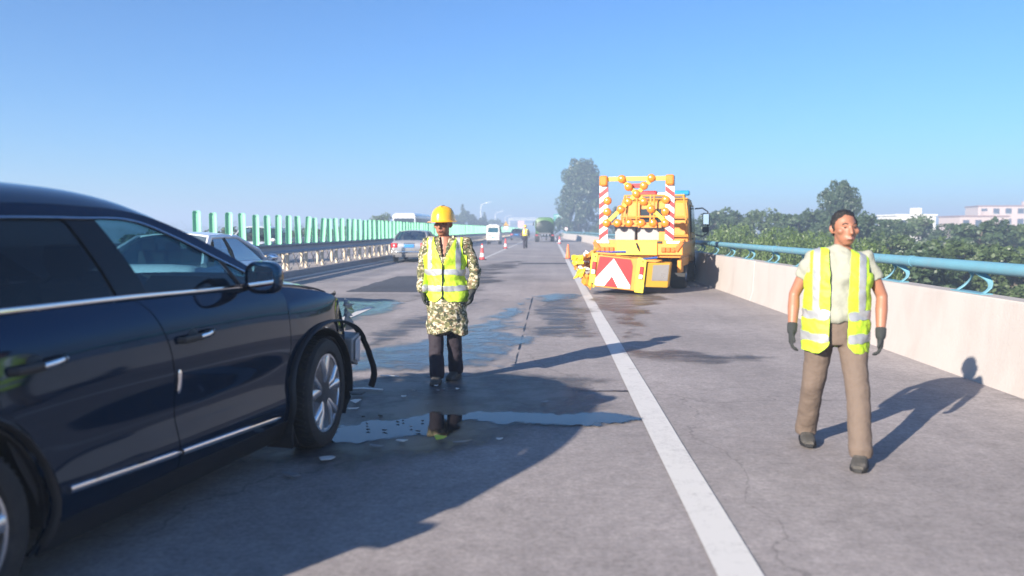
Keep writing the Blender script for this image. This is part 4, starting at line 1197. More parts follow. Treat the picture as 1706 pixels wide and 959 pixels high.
M_glasss = glass_mat('car glass plain', (.45, .58, .60), 0, 1.45, .45)
def simple_car(root, paint, L=4.55, W=1.78, H=1.46, fo=.88, wb=2.65, belt=.93, hood=.90, deck=.98, g=(.55, 1.15, 2.55, 3.45), gw=.80, rw=.60, hatch=False, glass=None, detail=True):
    """car along +y, rear bumper at y=0; g = rear glass base, rear glass top, screen top, screen base (from the rear)"""
    glass = glass or M_glasss
    ax_r, ax_f = L - fo - wb, L - fo
    r = .31
    top = spline([0, .12, g[0], g[3] - .05, g[3] + .35, L - .35, L - .08, L], [deck - .16, deck - .02, deck + .01, belt + .05, hood + .01, hood - .10, hood - .26, hood - .36])
    half = spline([0, .15, .5, 1.2, L - 1.3, L - .6, L - .18, L], [W/2 - .14, W/2 - .06, W/2 - .015, W/2, W/2, W/2 - .04, W/2 - .14, W/2 - .30])
    bot = spline([0, .25, .8, L - .9, L - .3, L], [.34, .26, .20, .20, .22, .30])
    rings = []
    for y in np.concatenate([[0, .03, .08], np.linspace(.16, L - .16, 46), [L - .08, L - .03, L]]):
        w, t, b = float(half(y)), float(top(y)), float(bot(y))
        if y < .02 or y > L - .02: t -= .05; b += .05
        m = b + (t - b) * .55
        hp = [(w * .60, b), (w * .93, b + .01), (w * .985, b + .10), (w * 1.0, b + (m - b) * .7), (w * .993, m + .02), (w * .965, m + (t - m) * .55), (w * .90, t - .035), (w * .80, t - .005), (w * .40, t + .018)]
        ring = [(p, y, q) for p, q in hp] + [(-p, y, q) for p, q in hp[::-1]]
        rings.append(ring)
    body = MB().rings(rings).build('body', paint, root, 38)
    cut_ = []
    for ay in (ax_r, ax_f):
        for s in (-1, 1):
            cut_.append(MB().cyl((s * (W / 2 - .30), ay, r + .01), (s * (W / 2 + .2), ay, r + .01), r + .055, 32).build('cutter', paint))
    cut(body, cut_)
    body.data.shade_smooth(); body.data.set_sharp_from_angle(angle=R(38))
    # greenhouse: corner points at belt and roof
    bw_, rw_ = gw, rw
    zb_r, zb_f = float(top(g[0])) - .01, float(top(g[3])) - .005
    RB, RT, FT, FB = (g[0], zb_r), (g[1], H - .05), (g[2], H - .05), (g[3], zb_f)
    zs = belt - .01
    # roof
    A = []
    for t in np.linspace(0, 1, 14):
        y = RT[0] + (FT[0] - RT[0]) * t
        zz = H - .055 + .025 * math.sin(math.pi * t)
        A.append([(q * rw_, y + (.05 if t == 1 else 0) * (1 - q * q), zz + .045 * (1 - abs(q) ** 2.2)) for q in np.linspace(-1, 1, 17)])
    MB().grid(np.array(A)).build('roof', paint, root, 60, fixn=False, solid=.02)
    def sheet(name, p0, p1, wa, wb_, bowa, bowb, m):
        A = []
        for t in np.linspace(0, 1, 8):
            y, z = p0[0] + (p1[0] - p0[0]) * t, p0[1] + (p1[1] - p0[1]) * t
            w_, bw2 = wa + (wb_ - wa) * t, bowa + (bowb - bowa) * t
            A.append([(q * w_, y + bw2 * (1 - q * q), z + .035 * math.sin(math.pi * t) + .04 * t * (1 - abs(q) ** 2.2)) for q in np.linspace(-1, 1, 13)])
        return MB().grid(np.array(A)).build(name, m, root, 60, fixn=False)
    sheet('rear_screen', RB, RT, bw_ - .09, rw_ - .03, -.10, -.03, glass)
    sheet('windscreen', FB, FT, bw_ - .06, rw_ - .03, .16, .05, M_glassc)
    # cabin inside
    MB().box((0, (g[0] + g[3]) / 2, belt - .25), (W * .72, g[3] - g[0] - .3, .2)).build('cabin_floor', M_inner, root, 0)
    for yy in (g[0] + .75, g[2] - .35):
        for s in (-1, 1):
            MB().box((s * .36, yy, belt + .03), (.46, .14, .50), Matrix.Rotation(-.2, 3, 'X')).box((s * .36, yy - .08, belt + .34), (.24, .09, .14)).build('seat', M_seat, root, bevel=.03)
    for s in (-1, 1):
        # side glass with three posts
        yb = [g[0] + .28, (g[1] + g[2]) / 2 - .02, g[3] - .22]; yt = [g[1] + .08, (g[1] + g[2]) / 2 - .02, g[2] - .02]
        for k in range(2):
            a, b_, c, d = (s * (bw_), yb[k] + .04, zs), (s * bw_, yb[k + 1] - .04, zs), (s * (rw_ + .015), yt[k + 1] - .04, H - .075), (s * (rw_ + .015), yt[k] + .04, H - .075)
            A = []
            for t in np.linspace(0, 1, 6):
                A.append([(tuple(np.array(a) * (1 - q) * (1 - t) + np.array(b_) * q * (1 - t) + np.array(c) * q * t + np.array(d) * (1 - q) * t + np.array((s * .02 * math.sin(math.pi * t), 0, 0)))) for q in np.linspace(0, 1, 6)])
            MB().grid(np.array(A)).build('side_window', glass, root, 60, fixn=False)
        MB().tube([(s * bw_, yb[1], zs - .02), (s * (bw_ - .08), yb[1], (zs + H) / 2 - .02), (s * rw_, yt[1], H - .06)], [(.03, .05)] * 3, 6, up=(1, 0, 0)).build('pillar', M_blk, root)
        MB().tube([(s * (bw_ - .02), g[3] - .02, zs - .01), (s * (bw_ - .07), g[3] - .40, zs + (H - zs) * .45), (s * (rw_ + .01), FT[0] + .02, H - .065), (s * rw_, FT[0] - .25, H - .045)], [(.035, .035)] * 4, 8).build('pillar', paint, root)
        MB().tube([(s * (bw_ - .03), g[0] + .02, zb_r - .0), (s * (bw_ - .06), g[0] + .14, zb_r + .14), (s * (rw_ + .01), RT[0] - .02, H - .07), (s * rw_, RT[0] + .25, H - .045)], [(.07, .05), (.08, .05), (.05, .04), (.03, .03)], 8).build('pillar', paint, root)
        MB().tube([(s * (rw_ + .004), RT[0], H - .062), (s * (rw_ + .012), (RT[0] + FT[0]) / 2, H - .05), (s * (rw_ + .004), FT[0], H - .062)], .03, 8).build('roof_rail', paint, root)
        MB().tube([(s * bw_, yb[0] - .1, zs - .012), (s * (bw_ + .004), (yb[0] + yb[2]) / 2, zs - .012), (s * bw_, yb[2] + .15, zs - .012)], .014, 6).build('belt_trim', M_chrome, root)
        # door seams, handles
        for yy in ((g[1] + g[2]) / 2, g[3] - .12, g[0] + .55):
            MB().box((s * (W / 2 - .006), yy, .60), (.016, .007, .50)).build('door_seam', M_blk, root, 0)
        for yy in ((g[1] + g[2]) / 2 + .14, g[0] + .68):
            MB().tube([(s * (W / 2 - .02), yy, .80), (s * (W / 2 + .022), yy + .08, .805), (s * (W / 2 - .02), yy + .17, .80)], .013, 6).build('handle', paint, root)
        # mirror
        mr = MB().tube([(s * (gw + .0), g[3] - .38, belt + .04), (s * (gw + .10), g[3] - .40, belt + .07)], .022, 6)
        mr.sphere((s * (gw + .20), g[3] - .40, belt + .10), (.115, .08, .075), 14, 8)
        mr = mr.build('door_mirror', paint, root)
        MB().sphere((s * (gw + .205), g[3] - .452, belt + .10), (.092, .034, .058), 14, 8).build('mirror_glass', M_mirror, mr)
        # lamps
        tl = MB()
        k_ = W / 2 - .9
        tl.prism([(s * (k_ + p), q) for p, q in ((.53, -.022), (.70, -.028), (.785, -.012), (.84, .08), (.875, .20), (.895, .36), (.80, .36), (.70, .12), (.53, .10))], deck - .31, deck - .10, 'xy')
        tl = tl.build('tail_lamp', M_red, root, bevel=.02)
        MB().lathe([(.005, -.02), (.045, -.015), (.05, .02)], 16, (s * (W/2 - .22), -.02, deck - .20), 'y').build('lamp_bowl', M_lens, tl)
        MB().hexa([(s * (W/2 - .10), L - .40, hood - .30), (s * (W/2 - .42), L - .10, hood - .31), (s * (W/2 - .42), L - .16, hood - .31), (s * (W/2 - .14), L - .46, hood - .30),
                   (s * (W/2 - .12), L - .48, hood - .16), (s * (W/2 - .40), L - .22, hood - .17), (s * (W/2 - .40), L - .28, hood - .17), (s * (W/2 - .16), L - .52, hood - .16)]).build('headlamp', M_lens, root, bevel=.02)
        wheel(root, s * (W / 2 - .10), ax_r, r, r, .20, .205, -1, detail=False).rotation_euler = (0, 0, R(90) if s > 0 else R(-90))
        wheel(root, s * (W / 2 - .10), ax_f, r, r, .20, .205, -1, detail=False).rotation_euler = (0, 0, R(90) if s > 0 else R(-90))
        for ay in (ax_r, ax_f):
            MB().tube([(s * (W/2 - .32), ay + .34 * math.cos(a), r + .34 * math.sin(a)) for a in np.linspace(0, math.pi, 12)], [(.02, .14)] * 12, 6, up=(1, 0, 0), cap=True).build('arch_liner', M_blk, root)
    # rear end
    MB().tube([(-W/2 + .10, .06, .48), (-W/4, -.035, .48), (0, -.05, .48), (W/4, -.035, .48), (W/2 - .10, .06, .48)], [(.035, .02)] * 5, 8, up=(0, 0, 1)).build('bumper_strip', M_chrome if paint is M_silver else M_grey, root)
    MB().box((0, .06, .30), (W * .72, .10, .14)).build('bumper_lower', M_grey, root, bevel=.03)
    MB().box((0, -.028, deck - .22), (.46, .02, .15)).build('number_plate', M_plate, root, bevel=.005)
    MB().box((0, .02, deck - .10), (.50, .06, .03)).build('boot_handle', M_chrome, root, bevel=.008)
    MB().cyl((W * .28, .02, .25), (W * .28, .3, .25), .035, 10).build('exhaust', M_chrome, root)
    MB().box((0, L - .03, .46), (W * .5, .05, .14)).build('grille', M_blk, root, bevel=.02)
    MB().box((0, L / 2, .28), (W * .7, L * .8, .14)).build('underbody', M_blk, root, 0)

def car(label, paint, loc, rz, **k):
    t = thing('car', label, 'car', loc, rz)
    simple_car(t, paint, **k)
    return t
c = car('white saloon car stopped behind the dark car, its door mirror showing', M_white, (-6.08, 11.5, 0), R(2.2), L=4.6, W=1.80, H=1.43, belt=.88, hood=.86, deck=.94, g=(.50, 1.25, 2.45, 3.60), gw=.80, rw=.58)
c = car('silver saloon car seen from behind beside the guardrail', M_silver, (-6.45, 36.2, 0), R(0.5), L=4.6, W=1.80, H=1.45)
c = car('dark blue car far ahead, next to the distant worker', M_navy, (-4.75, 112, 0), R(0), L=4.5, W=1.78, H=1.62, g=(.15, .45, 2.7, 3.5), deck=1.02)
c = car('white car on the opposite carriageway behind the green slats', M_white, (-13.4, 38.6, 0), R(180), L=4.7, W=1.82, H=1.62, g=(.12, .45, 2.9, 3.75), deck=1.05)

# ---- coach on the opposite carriageway
bus = thing('coach', 'white-roofed coach above the green slats left of the yellow helmet', 'bus', (-14.2, 77, 0))
MB().hexa([(-1.15, 0, .35), (1.15, 0, .35), (1.15, 10.5, .35), (-1.15, 10.5, .35), (-1.12, .12, 2.85), (1.12, .12, 2.85), (1.12, 10.4, 2.85), (-1.12, 10.4, 2.85)]).build('body', M_white, bus, bevel=.08)
MB().hexa([(-1.13, .10, 2.86), (1.13, .10, 2.86), (1.13, 10.4, 2.86), (-1.13, 10.4, 2.86), (-.95, .5, 3.1), (.95, .5, 3.1), (.95, 10.1, 3.1), (-.95, 10.1, 3.1)]).build('roof', M_white, bus, bevel=.06)
MB().hexa([(-1.0, -.01, 1.15), (1.0, -.01, 1.15), (1.0, .02, 1.15), (-1.0, .02, 1.15), (-.98, .07, 2.6), (.98, .07, 2.6), (.98, .1, 2.6), (-.98, .1, 2.6)]).build('windscreen', M_win, bus, 0)
for i in range(6):
    MB().box((1.135, 1.3 + i * 1.6, 2.15), (.03, 1.5, .95)).build('window', M_win, bus, 0)
    MB().box((-1.135, 1.3 + i * 1.6, 2.15), (.03, 1.5, .95)).build('window', M_win, bus, 0)
for s in (-1, 1):
    for yy in (1.9, 7.8):
        wheel(bus, s * .98, yy, .45, .45, .28, .26, -1, detail=False).rotation_euler = (0, 0, R(90) if s > 0 else R(-90))
    MB().box((s * .85, -.02, .75), (.32, .06, .18)).build('headlamp', M_lens, bus, bevel=.02)
    MB().tube([(s * 1.1, .1, 2.6), (s * 1.35, -.25, 2.5), (s * 1.38, -.28, 2.0)], [.03, .03, .09], 6).build('mirror', M_blk, bus)

# ---- small white patrol van
M_cream = mat('van paint white', (.72, .70, .64), .35, var=.05, dirt=(.45, .42, .36, .4), dscale=3)
M_box0 = mat('emblem grey', (.35, .34, .32), .5)
van = thing('patrol_van', 'small upright white patrol van between fence and traffic cones', 'van', (-5.75, 80, 0), R(-1.5))
MB().hexa([(-.66, 0, .34), (.66, 0, .34), (.66, 2.9, .34), (-.66, 2.9, .34), (-.66, .02, 1.10), (.66, .02, 1.10), (.66, 2.9, 1.10), (-.66, 2.9, 1.10)]).build('body', M_cream, van, bevel=.05)
MB().hexa([(-.66, .02, 1.09), (.66, .02, 1.09), (.66, 2.85, 1.09), (-.66, 2.85, 1.09), (-.60, .10, 1.80), (.60, .10, 1.80), (.60, 2.3, 1.80), (-.60, 2.3, 1.80)]).build('upper_body', M_cream, van, bevel=.04)
MB().box((0, 1.25, 1.85), (1.32, 2.5, .09)).build('roof', M_cream, van, bevel=.03)
MB().box((0, .3, 1.95), (.9, .3, .10)).build('roof_rack', M_lampw, van, bevel=.02)
MB().hexa([(-.54, .012, 1.20), (.54, .012, 1.20), (.54, .05, 1.20), (-.54, .05, 1.20), (-.50, .06, 1.70), (.50, .06, 1.70), (.50, .1, 1.70), (-.50, .1, 1.70)]).build('rear_window', M_glassd, van, 0)
for s in (-1, 1):
    for k, zz in enumerate((.62, .76, .92)):
        MB().box((s * .53, -.005, zz), (.12, .03, .09)).build('tail_lamp', M_red if k != 1 else M_lens, van, bevel=.01)
    for yy in (.55, 1.5):
        MB().box((s * .645, yy + .1, 1.42), (.03, .8, .5)).build('side_window', M_win, van, 0)
    for yy in (.5, 2.35):
        wheel(van, s * .57, yy, .26, .26, .16, .16, -1, detail=False).rotation_euler = (0, 0, R(90) if s > 0 else R(-90))
MB().box((0, -.03, .42), (1.28, .08, .12)).build('rear_bumper', M_grey, van, bevel=.02)
MB().box((0, -.004, .70), (.36, .02, .12)).build('number_plate', M_plate, van, 0)
MB().lathe([(.01, -.02), (.14, -.02), (.15, .02), (.01, .02)], 20, (-.30, -.01, .90), 'y').build('emblem', M_box0, van)

# ---- green tank lorry
M_tgreen = mat('tank green', (.06, .15, .045), .45, var=.12, scale=2, dirt=(.05, .08, .04, .6), dscale=1.5)
M_tdark = mat('tank dark green', (.008, .018, .014), .45, var=.2, scale=2)
tk = thing('tank_lorry', 'dark green tank lorry standing in the lane far ahead', 'lorry', (-.70, 96, 0), R(.5))
rg_ = []
for y, sc_ in ((0, .93), (.05, .985), (.12, 1.0), (5.4, 1.0)):
    rg_.append([(1.16 * sc_ * math.copysign(abs(math.cos(a)) ** .55, math.cos(a)), y, 2.05 + .92 * sc_ * math.copysign(abs(math.sin(a)) ** .62, math.sin(a))) for a in np.linspace(0, 2 * math.pi, 36, endpoint=False)])
MB().rings(rg_).build('tank', M_tgreen, tk, 50)
MB().lathe([(.02, -.03), (.86, -.03), (.92, .01), (.9, .04)], 36, (0, -.02, 1.80), 'y', sc=(.88, 1.18)).build('end_plate', M_tdark, tk)
MB().box((0, -.12, 1.02), (1.5, .25, .20)).build('spray_platform', M_grey, tk, bevel=.02)
MB().box((0, .05, .80), (2.3, .12, .22)).build('rear_beam', M_grey, tk, bevel=.02)
MB().box((0, 3.2, .75), (.9, 6.6, .22)).build('chassis', M_blk, tk, 0)
for x in (-.30, .05, .42): MB().lathe([(.02, -.05), (.10, -.05), (.12, 0), (.02, .02)], 14, (x, -.26, .86), 'y').build('spray_nozzle', M_alloy, tk)
for s in (-1, 1):
    MB().box((s * .95, -.02, .82), (.30, .05, .12)).build('tail_lamp', M_red, tk, bevel=.01)
    MB().cyl((s * 1.05, -.06, .9), (s * 1.05, -.06, 2.5), .03, 6).build('ladder_rail', M_blk, tk)
    for yy in (1.2, 2.5):
        wheel(tk, s * .92, yy, .50, .50, .45, .28, -1, detail=False).rotation_euler = (0, 0, R(90) if s > 0 else R(-90))
    wheel(tk, s * .98, 6.9, .50, .50, .28, .28, -1, detail=False).rotation_euler = (0, 0, R(90) if s > 0 else R(-90))
    MB().box((s * .92, .72, .50), (.55, .02, .45)).build('mud_flap', M_blk, tk, 0)
MB().box((0, 6.9, 1.75), (2.3, 1.7, 2.1)).build('cab', M_tgreen, tk, bevel=.12)
MB().tube([(-1.1, 7.2, 2.5), (-1.42, 7.1, 2.5), (-1.44, 7.1, 2.0)], [.03, .03, .09], 6).build('mirror', M_blk, tk)
for k, (x, w, h) in enumerate(((-.72, .22, .42), (-.35, .10, .5), (.2, .16, .46), (.62, .2, .4))):
    MB().box((x, .12, .42), (w, .16, h)).build('valve_box', M_grey if k % 2 else M_blk, tk, bevel=.02)
# ================================================================== YELLOW ROAD-MAINTENANCE TRUCK
M_ty = mat('truck yellow', (.62, .25, .022), .48, var=.10, scale=3, dirt=(.30, .17, .05, .65), dscale=4)
M_tyl = mat('arrow board yellow', (.80, .60, .04), .45, var=.06, scale=4)
M_amber = mat('amber lens', (.75, .20, .012), .22, var=.08, scale=10, coat=.6)
M_orange = mat('orange reflector', (.70, .14, .02), .3, var=.1)
M_sred = mat('reflective red', (.45, .018, .018), .4, var=.08, scale=6)
M_swh = mat('reflective white', (.76, .75, .72), .4, var=.05, scale=5, dirt=(.40, .37, .33, .6), dscale=6)
M_strap = mat('blue strap', (.02, .10, .38), .6, var=.2)
M_box = mat('grey crate', (.30, .295, .29), .6, var=.1)
TK = thing('maintenance_truck', 'yellow maintenance truck with arrow board and red-white chevron tail, against the parapet', 'truck', (2.11, 19.4, 0), R(-15))

# chassis, deck
MB().box((0, 2.6, .66), (.80, 5.4, .20)).build('chassis', M_blk, TK, 0)
MB().box((0, 1.35, .88), (2.04, 2.7, .10)).build('deck', M_ty, TK, bevel=.01)
tb = MB().box((0, -.04, 1.07), (2.14, .08, .36)).build('tailboard', M_ty, TK, bevel=.015)
MB().box((-.02, -.10, 1.06), (.98, .04, .34)).build('tail_plate', mat('tail plate yellow', (.80, .46, .04), .45, var=.06), tb, bevel=.008)
MB().tube([(-.02, -.135, 1.18), (.02, -.15, 1.08), (.06, -.14, .98)], [.02, .028, .012], 8).build('hook', M_blk, tb)
MB().box((.52, -.10, 1.20), (.12, .03, .05)).build('catch', M_blk, tb, bevel=.005)
for s in (-1, 1):
    for k in range(3):
        MB().box((s * (.62 + k * .11), -.10, 1.02), (.10, .05, .11)).build('reflector', M_orange, tb, bevel=.012)
    MB().box((s * .98, -.10, 1.10), (.10, .05, .26), Matrix.Rotation(s * .6, 3, 'Y')).build('reflector', M_orange, tb, bevel=.012)
    MB().box((s * .86, -.09, 1.20), (.34, .03, .06)).build('reflective_strip', M_swh, tb, bevel=.005)
    # side boards
    MB().box((s * 1.03, 1.35, 1.05), (.05, 2.6, .30)).build('side_board', M_ty, TK, bevel=.01)
    MB().box((s * 1.00, 1.0, .72), (.06, 1.7, .22)).build('under_guard', M_ty, TK, bevel=.01)
    MB().box((s * .98, .30, .62), (.10, .5, .30)).build('tool_box', M_ty, TK, bevel=.02)
    for yy, ww in ((1.5, .40), (4.4, .22)):
        wheel(TK, s * (.82 if ww > .3 else .86), yy, .38, .38, ww, .22, -1, detail=False).rotation_euler = (0, 0, R(90) if s > 0 else R(-90))
    MB().box((s * .82, 1.0, .42), (.42, .015, .36)).build('mud_flap', M_blk, TK, 0)
# crates on the deck
cr = MB().box((-.38, .55, 1.36), (.50, .40, .38)).build('storage_box', M_box, TK, bevel=.02)
MB().box((-.38, .55, 1.56), (.53, .43, .03)).build('lid', M_box, cr, bevel=.008)
cr = MB().box((.22, .60, 1.34), (.60, .42, .36)).build('storage_box', M_box, TK, bevel=.02)
MB().box((.22, .60, 1.53), (.63, .45, .03)).build('lid', M_box, cr, bevel=.008)
MB().box((.60, .5, 1.30), (.28, .5, .30)).build('winch_case', M_ty, TK, bevel=.02)
MB().tube([(-.95, .2, .94), (-.95, .2, 1.25)], .03).build('stanchion', M_ty, TK)

# arrow board
AB = bpy.data.objects.new('arrow_board', None); col.objects.link(AB); AB.parent = TK; AB.location = (-.07, .14, 0)
zt, zl, hw = 2.78, 1.22, .80
for s in (-1, 1):
    po = MB().box((s * hw, 0, (zt + zl) / 2), (.21, .06, zt - zl)).build('board_post', M_swh, AB, bevel=.006)
    n = 5
    for k in range(n):
        z0 = zl + .02 + k * .255
        if z0 + .36 > zt: break
        q = [(s * hw - .103, z0 + (.0 if s > 0 else .0)), (s * hw + .103, z0), (s * hw + .103, z0 + .12), (s * hw - .103, z0 + .12)]
        sl = .16
        q = [(s * hw - s * .103, z0 + sl), (s * hw + s * .103, z0), (s * hw + s * .103, z0 + .125), (s * hw - s * .103, z0 + sl + .125)]
        MB().prism(q, -.034, -.028).build('stripe', M_sred, po, 0)
    bl = MB().box((s * hw, -.06, zt - .10), (.20, .14, .25)).build('beacon', M_amber, AB, bevel=.04)
MB().box((0, 0, zt - .055), (2 * hw - .2, .07, .10)).build('board_beam', M_tyl, AB, bevel=.008)
MB().box((0, 0, 1.64), (2 * hw - .2, .05, .05)).build('board_beam', M_ty, AB, bevel=.008)
def bar(name, a, b_, w=.09):
    d = Vector((b_[0] - a[0], 0, b_[1] - a[1])); ang = math.atan2(d.z, d.x)
    MB().box(((a[0] + b_[0]) / 2, .0, (a[1] + b_[1]) / 2), (d.length, .05, w), Matrix.Rotation(-ang, 3, 'Y')).build(name, M_tyl, AB, bevel=.006)
apex = (0, 2.36)
bar('arrow_bar', (-.38, zt - .06), apex); bar('arrow_bar', (.38, zt - .06), apex)
bar('arrow_bar', apex, (-.72, 1.66)); bar('arrow_bar', apex, (.72, 1.66))
MB().box((0, .08, zt - .22), (.36, .05, .10)).build('red_panel', M_sred, AB, bevel=.01)
lamp_me = MB().lathe([(.005, -.055), (.05, -.05), (.082, -.034), (.098, -.01), (.10, .02), (.10, .035), (.005, .036)], 20, axis='y').mesh('lamp', M_amber, 50)
ring_me = MB().lathe([(.092, -.012), (.098, -.012), (.098, .03), (.092, .03)], 20, axis='y').mesh('lamp_ring', M_ty)
Pl = [(-.355, 2.72), (.355, 2.73), (-.19, 2.53), (.18, 2.55), (0, 2.36), (-.19, 2.17), (.18, 2.17), (-.37, 1.99), (.36, 1.99)]
Pl += [(x, 1.655) for x in (-.72, -.45, -.165, .13, .41, .70)] + [(-.70, 2.20), (-.71, 1.93), (.71, 2.21), (.70, 1.93)]
for x, z in Pl:
    obj('warning_lamp', lamp_me, AB, loc=(x, -.065, z))
for x in (-.25, .33):
    MB().box((x, .05, 1.95), (.035, .03, .75)).build('board_stay', M_ty, AB, bevel=.005)

# cage / headboard behind the board
fr = bpy.data.objects.new('guard_frame', None); col.objects.link(fr); fr.parent = TK; fr.location = (0, 2.62, 0)
for a, b_ in (((-.98, .95), (-.78, 2.42)), ((.98, .95), (.80, 2.42)), ((-.80, 2.42), (.82, 2.42)), ((-.95, 1.35), (.95, 1.35)), ((-.45, .95), (-.45, 2.42)), ((0.02, .95), (0.02, 2.42)), ((.45, .95), (.45, 2.42)), ((-.9, 1.85), (.9, 1.85))):
    MB().tube([(a[0], 0, a[1]), (b_[0], 0, b_[1])], .026, 8).build('frame_bar', M_ty, fr)
# cab
cab = [(2.78, .62), (4.36, .55), (4.50, 1.10), (4.42, 1.45), (4.10, 2.22), (3.8, 2.34), (2.95, 2.36), (2.80, 2.25)]
n_ = len(cab)
rg_ = []
for x, k in ((-.97, .92), (-.93, 1.0), (.93, 1.0), (.97, .92)):
    c0 = np.mean(cab, 0)
    rg_.append([(x * (1 - .07 * max(0, (z - 1.4))), c0[0] + (y - c0[0]) * (.97 if k < 1 else 1), c0[1] + (z - c0[1]) * (.96 if k < 1 else 1)) for y, z in cab])
cabo = MB().rings(rg_).build('cab', M_ty, TK, 30, bevel=.03)
MB().box((.02, 2.775, 1.88), (.78, .03, .36)).build('rear_window', M_win, cabo, bevel=.03)
MB().hexa([(-.82, 4.40, 1.5), (.82, 4.40, 1.5), (.82, 4.43, 1.5), (-.82, 4.43, 1.5), (-.78, 4.13, 2.2), (.78, 4.13, 2.2), (.78, 4.16, 2.2), (-.78, 4.16, 2.2)]).build('windscreen', M_win, cabo, 0)
for s in (-1, 1):
    dr = MB().hexa([(s * .972, 3.2, .72), (s * .985, 3.2, .72), (s * .985, 4.25, .72), (s * .972, 4.25, .72), (s * .93, 3.2, 2.18), (s * .945, 3.2, 2.18), (s * .945, 4.02, 2.18), (s * .93, 4.02, 2.18)]).build('door', M_ty, cabo, bevel=.01)
    MB().hexa([(s * .962, 3.15, 1.42), (s * .992, 3.15, 1.42), (s * .992, 4.24, 1.42), (s * .962, 4.24, 1.42), (s * .935, 3.15, 2.12), (s * .955, 3.15, 2.12), (s * .955, 3.98, 2.12), (s * .935, 3.98, 2.12)]).build('window', M_win, dr, 0)
    MB().box((s * 1.0, 3.35, 1.25), (.03, .16, .04)).build('handle', M_blk, dr, bevel=.008)
    mr = bpy.data.objects.new('mirror', None); col.objects.link(mr); mr.parent = TK
    MB().tube([(s * .95, 4.45, 2.10), (s * 1.15, 4.55, 2.12), (s * 1.30, 4.58, 2.02), (s * 1.31, 4.58, 1.40), (s * 1.16, 4.55, 1.30), (s * .97, 4.5, 1.35)], .02, 8).build('mirror_arm', M_blk, mr)
    MB().box((s * 1.26, 4.55, 1.80), (.20, .07, .36)).build('mirror_head', M_blk, mr, bevel=.02)
    MB().box((s * 1.25, 4.55, 1.50), (.19, .07, .16)).build('mirror_head', M_blk, mr, bevel=.02)
    MB().box((s * 1.26, 4.512, 1.80), (.16, .01, .30)).build('mirror_glass', M_mirror, mr, bevel=.003)
    MB().box((s * .78, 4.48, .80), (.30, .06, .18)).build('headlamp', M_lens, TK, bevel=.02)
MB().box((0, 4.46, .55), (1.9, .14, .24)).build('front_bumper', M_ty, TK, bevel=.03)
lb = MB().box((.1, 3.6, 2.42), (1.3, .22, .05)).build('light_bar', M_grey, TK, bevel=.01)
MB().box((-.28, 3.6, 2.52), (.5, .22, .14)).build('red_dome', M_sred, lb, bevel=.04)
MB().box((.62, 3.6, 2.52), (.5, .22, .14)).build('blue_dome', mat('beacon blue', (.02, .22, .5), .2, coat=.5), lb, bevel=.04)
MB().box((.18, 3.6, 2.50), (.40, .14, .08)).build('siren', M_lens, lb, bevel=.02)

# crash cushion, crumpled, hanging off the tail
CU = bpy.data.objects.new('crash_cushion', None); col.objects.link(CU); CU.parent = TK
CU.location = (-.12, -.95, .12); CU.rotation_euler = (0, R(5.5), R(3))
MB().box((-.07, .42, .40), (.96, .75, .50)).build('cushion_body', M_ty, CU, bevel=.02)
MB().hexa([(.42, .02, .10), (.92, .30, .12), (.92, .95, .12), (.42, .95, .10), (.42, .02, .66), (.92, .30, .70), (.92, .95, .70), (.42, .95, .66)]).build('side_cheek', mat('cheek yellow', (.62, .34, .03), .5, var=.1), CU, bevel=.015)
MB().hexa([(.55, .085, .26), (.90, .28, .28), (.90, .30, .28), (.55, .105, .26), (.55, .085, .62), (.90, .28, .66), (.90, .30, .66), (.55, .105, .62)]).build('silver_patch', M_silver, CU, 0)
ch = MB().box((-.19, .0, .36), (1.18, .05, .74)).build('chevron_board', M_ty, CU, bevel=.008)
bx0, bx1, bz0, bz1 = -.76, .10, .02, .70
MB().prism([(bx0, bz0), (bx1, bz0), (bx1, bz1 - .14), (bx1 - .06, bz1), (bx0 + .08, bz1)], -.034, -.028).build('chevron_field', M_sred, ch, 0)
cxm = (bx0 + bx1) / 2 - .02
MB().prism([(bx0 + .0, bz0 + .02), (bx0 + .0, bz0 + .12), (cxm, bz1 - .02), (bx1 - .01, bz0 + .08), (bx1 - .01, bz0), (cxm + .16, bz0), (cxm, bz0 + .25), (cxm - .16, bz0), (bx0 + .06, bz0)], -.040, -.0345).build('chevron', M_swh, ch, 0)
for x in (-.80, .30):
    pl = MB().box((x, -.03, .36), (.20 if x > 0 else .14, .03, .80)).build('lamp_plate', M_tyl, CU, bevel=.008)
    tl = MB().box((x + .01, -.06, .42), (.09, .04, .30)).build('tail_lamp', M_sred, pl, bevel=.01)
    MB().box((x + .01, -.062, .33), (.085, .045, .10)).build('reverse_lens', M_swh, tl, bevel=.008)
    for zz in (.68, .05):
        MB().lathe([(.003, -.012), (.018, -.008), (.02, .0)], 10, (x + .02, -.045, zz), 'y').build('bolt', M_blk, pl)
for x0, x1, z0, z1 in ((-.78, -.10, .80, .86), (.15, .62, .72, .80)):
    MB().tube([(x0, .06, z0), ((x0 + x1) / 2, -.02, (z0 + z1) / 2 - .01), (x1, .05, z1)], [(.012, .06), (.022, .07), (.03, .06)], 8, up=(0, 0, 1)).build('strap', M_strap, CU)
MB().box((-.1, .55, .70), (1.6, .5, .06)).build('cushion_cover', M_ty, CU, bevel=.01)
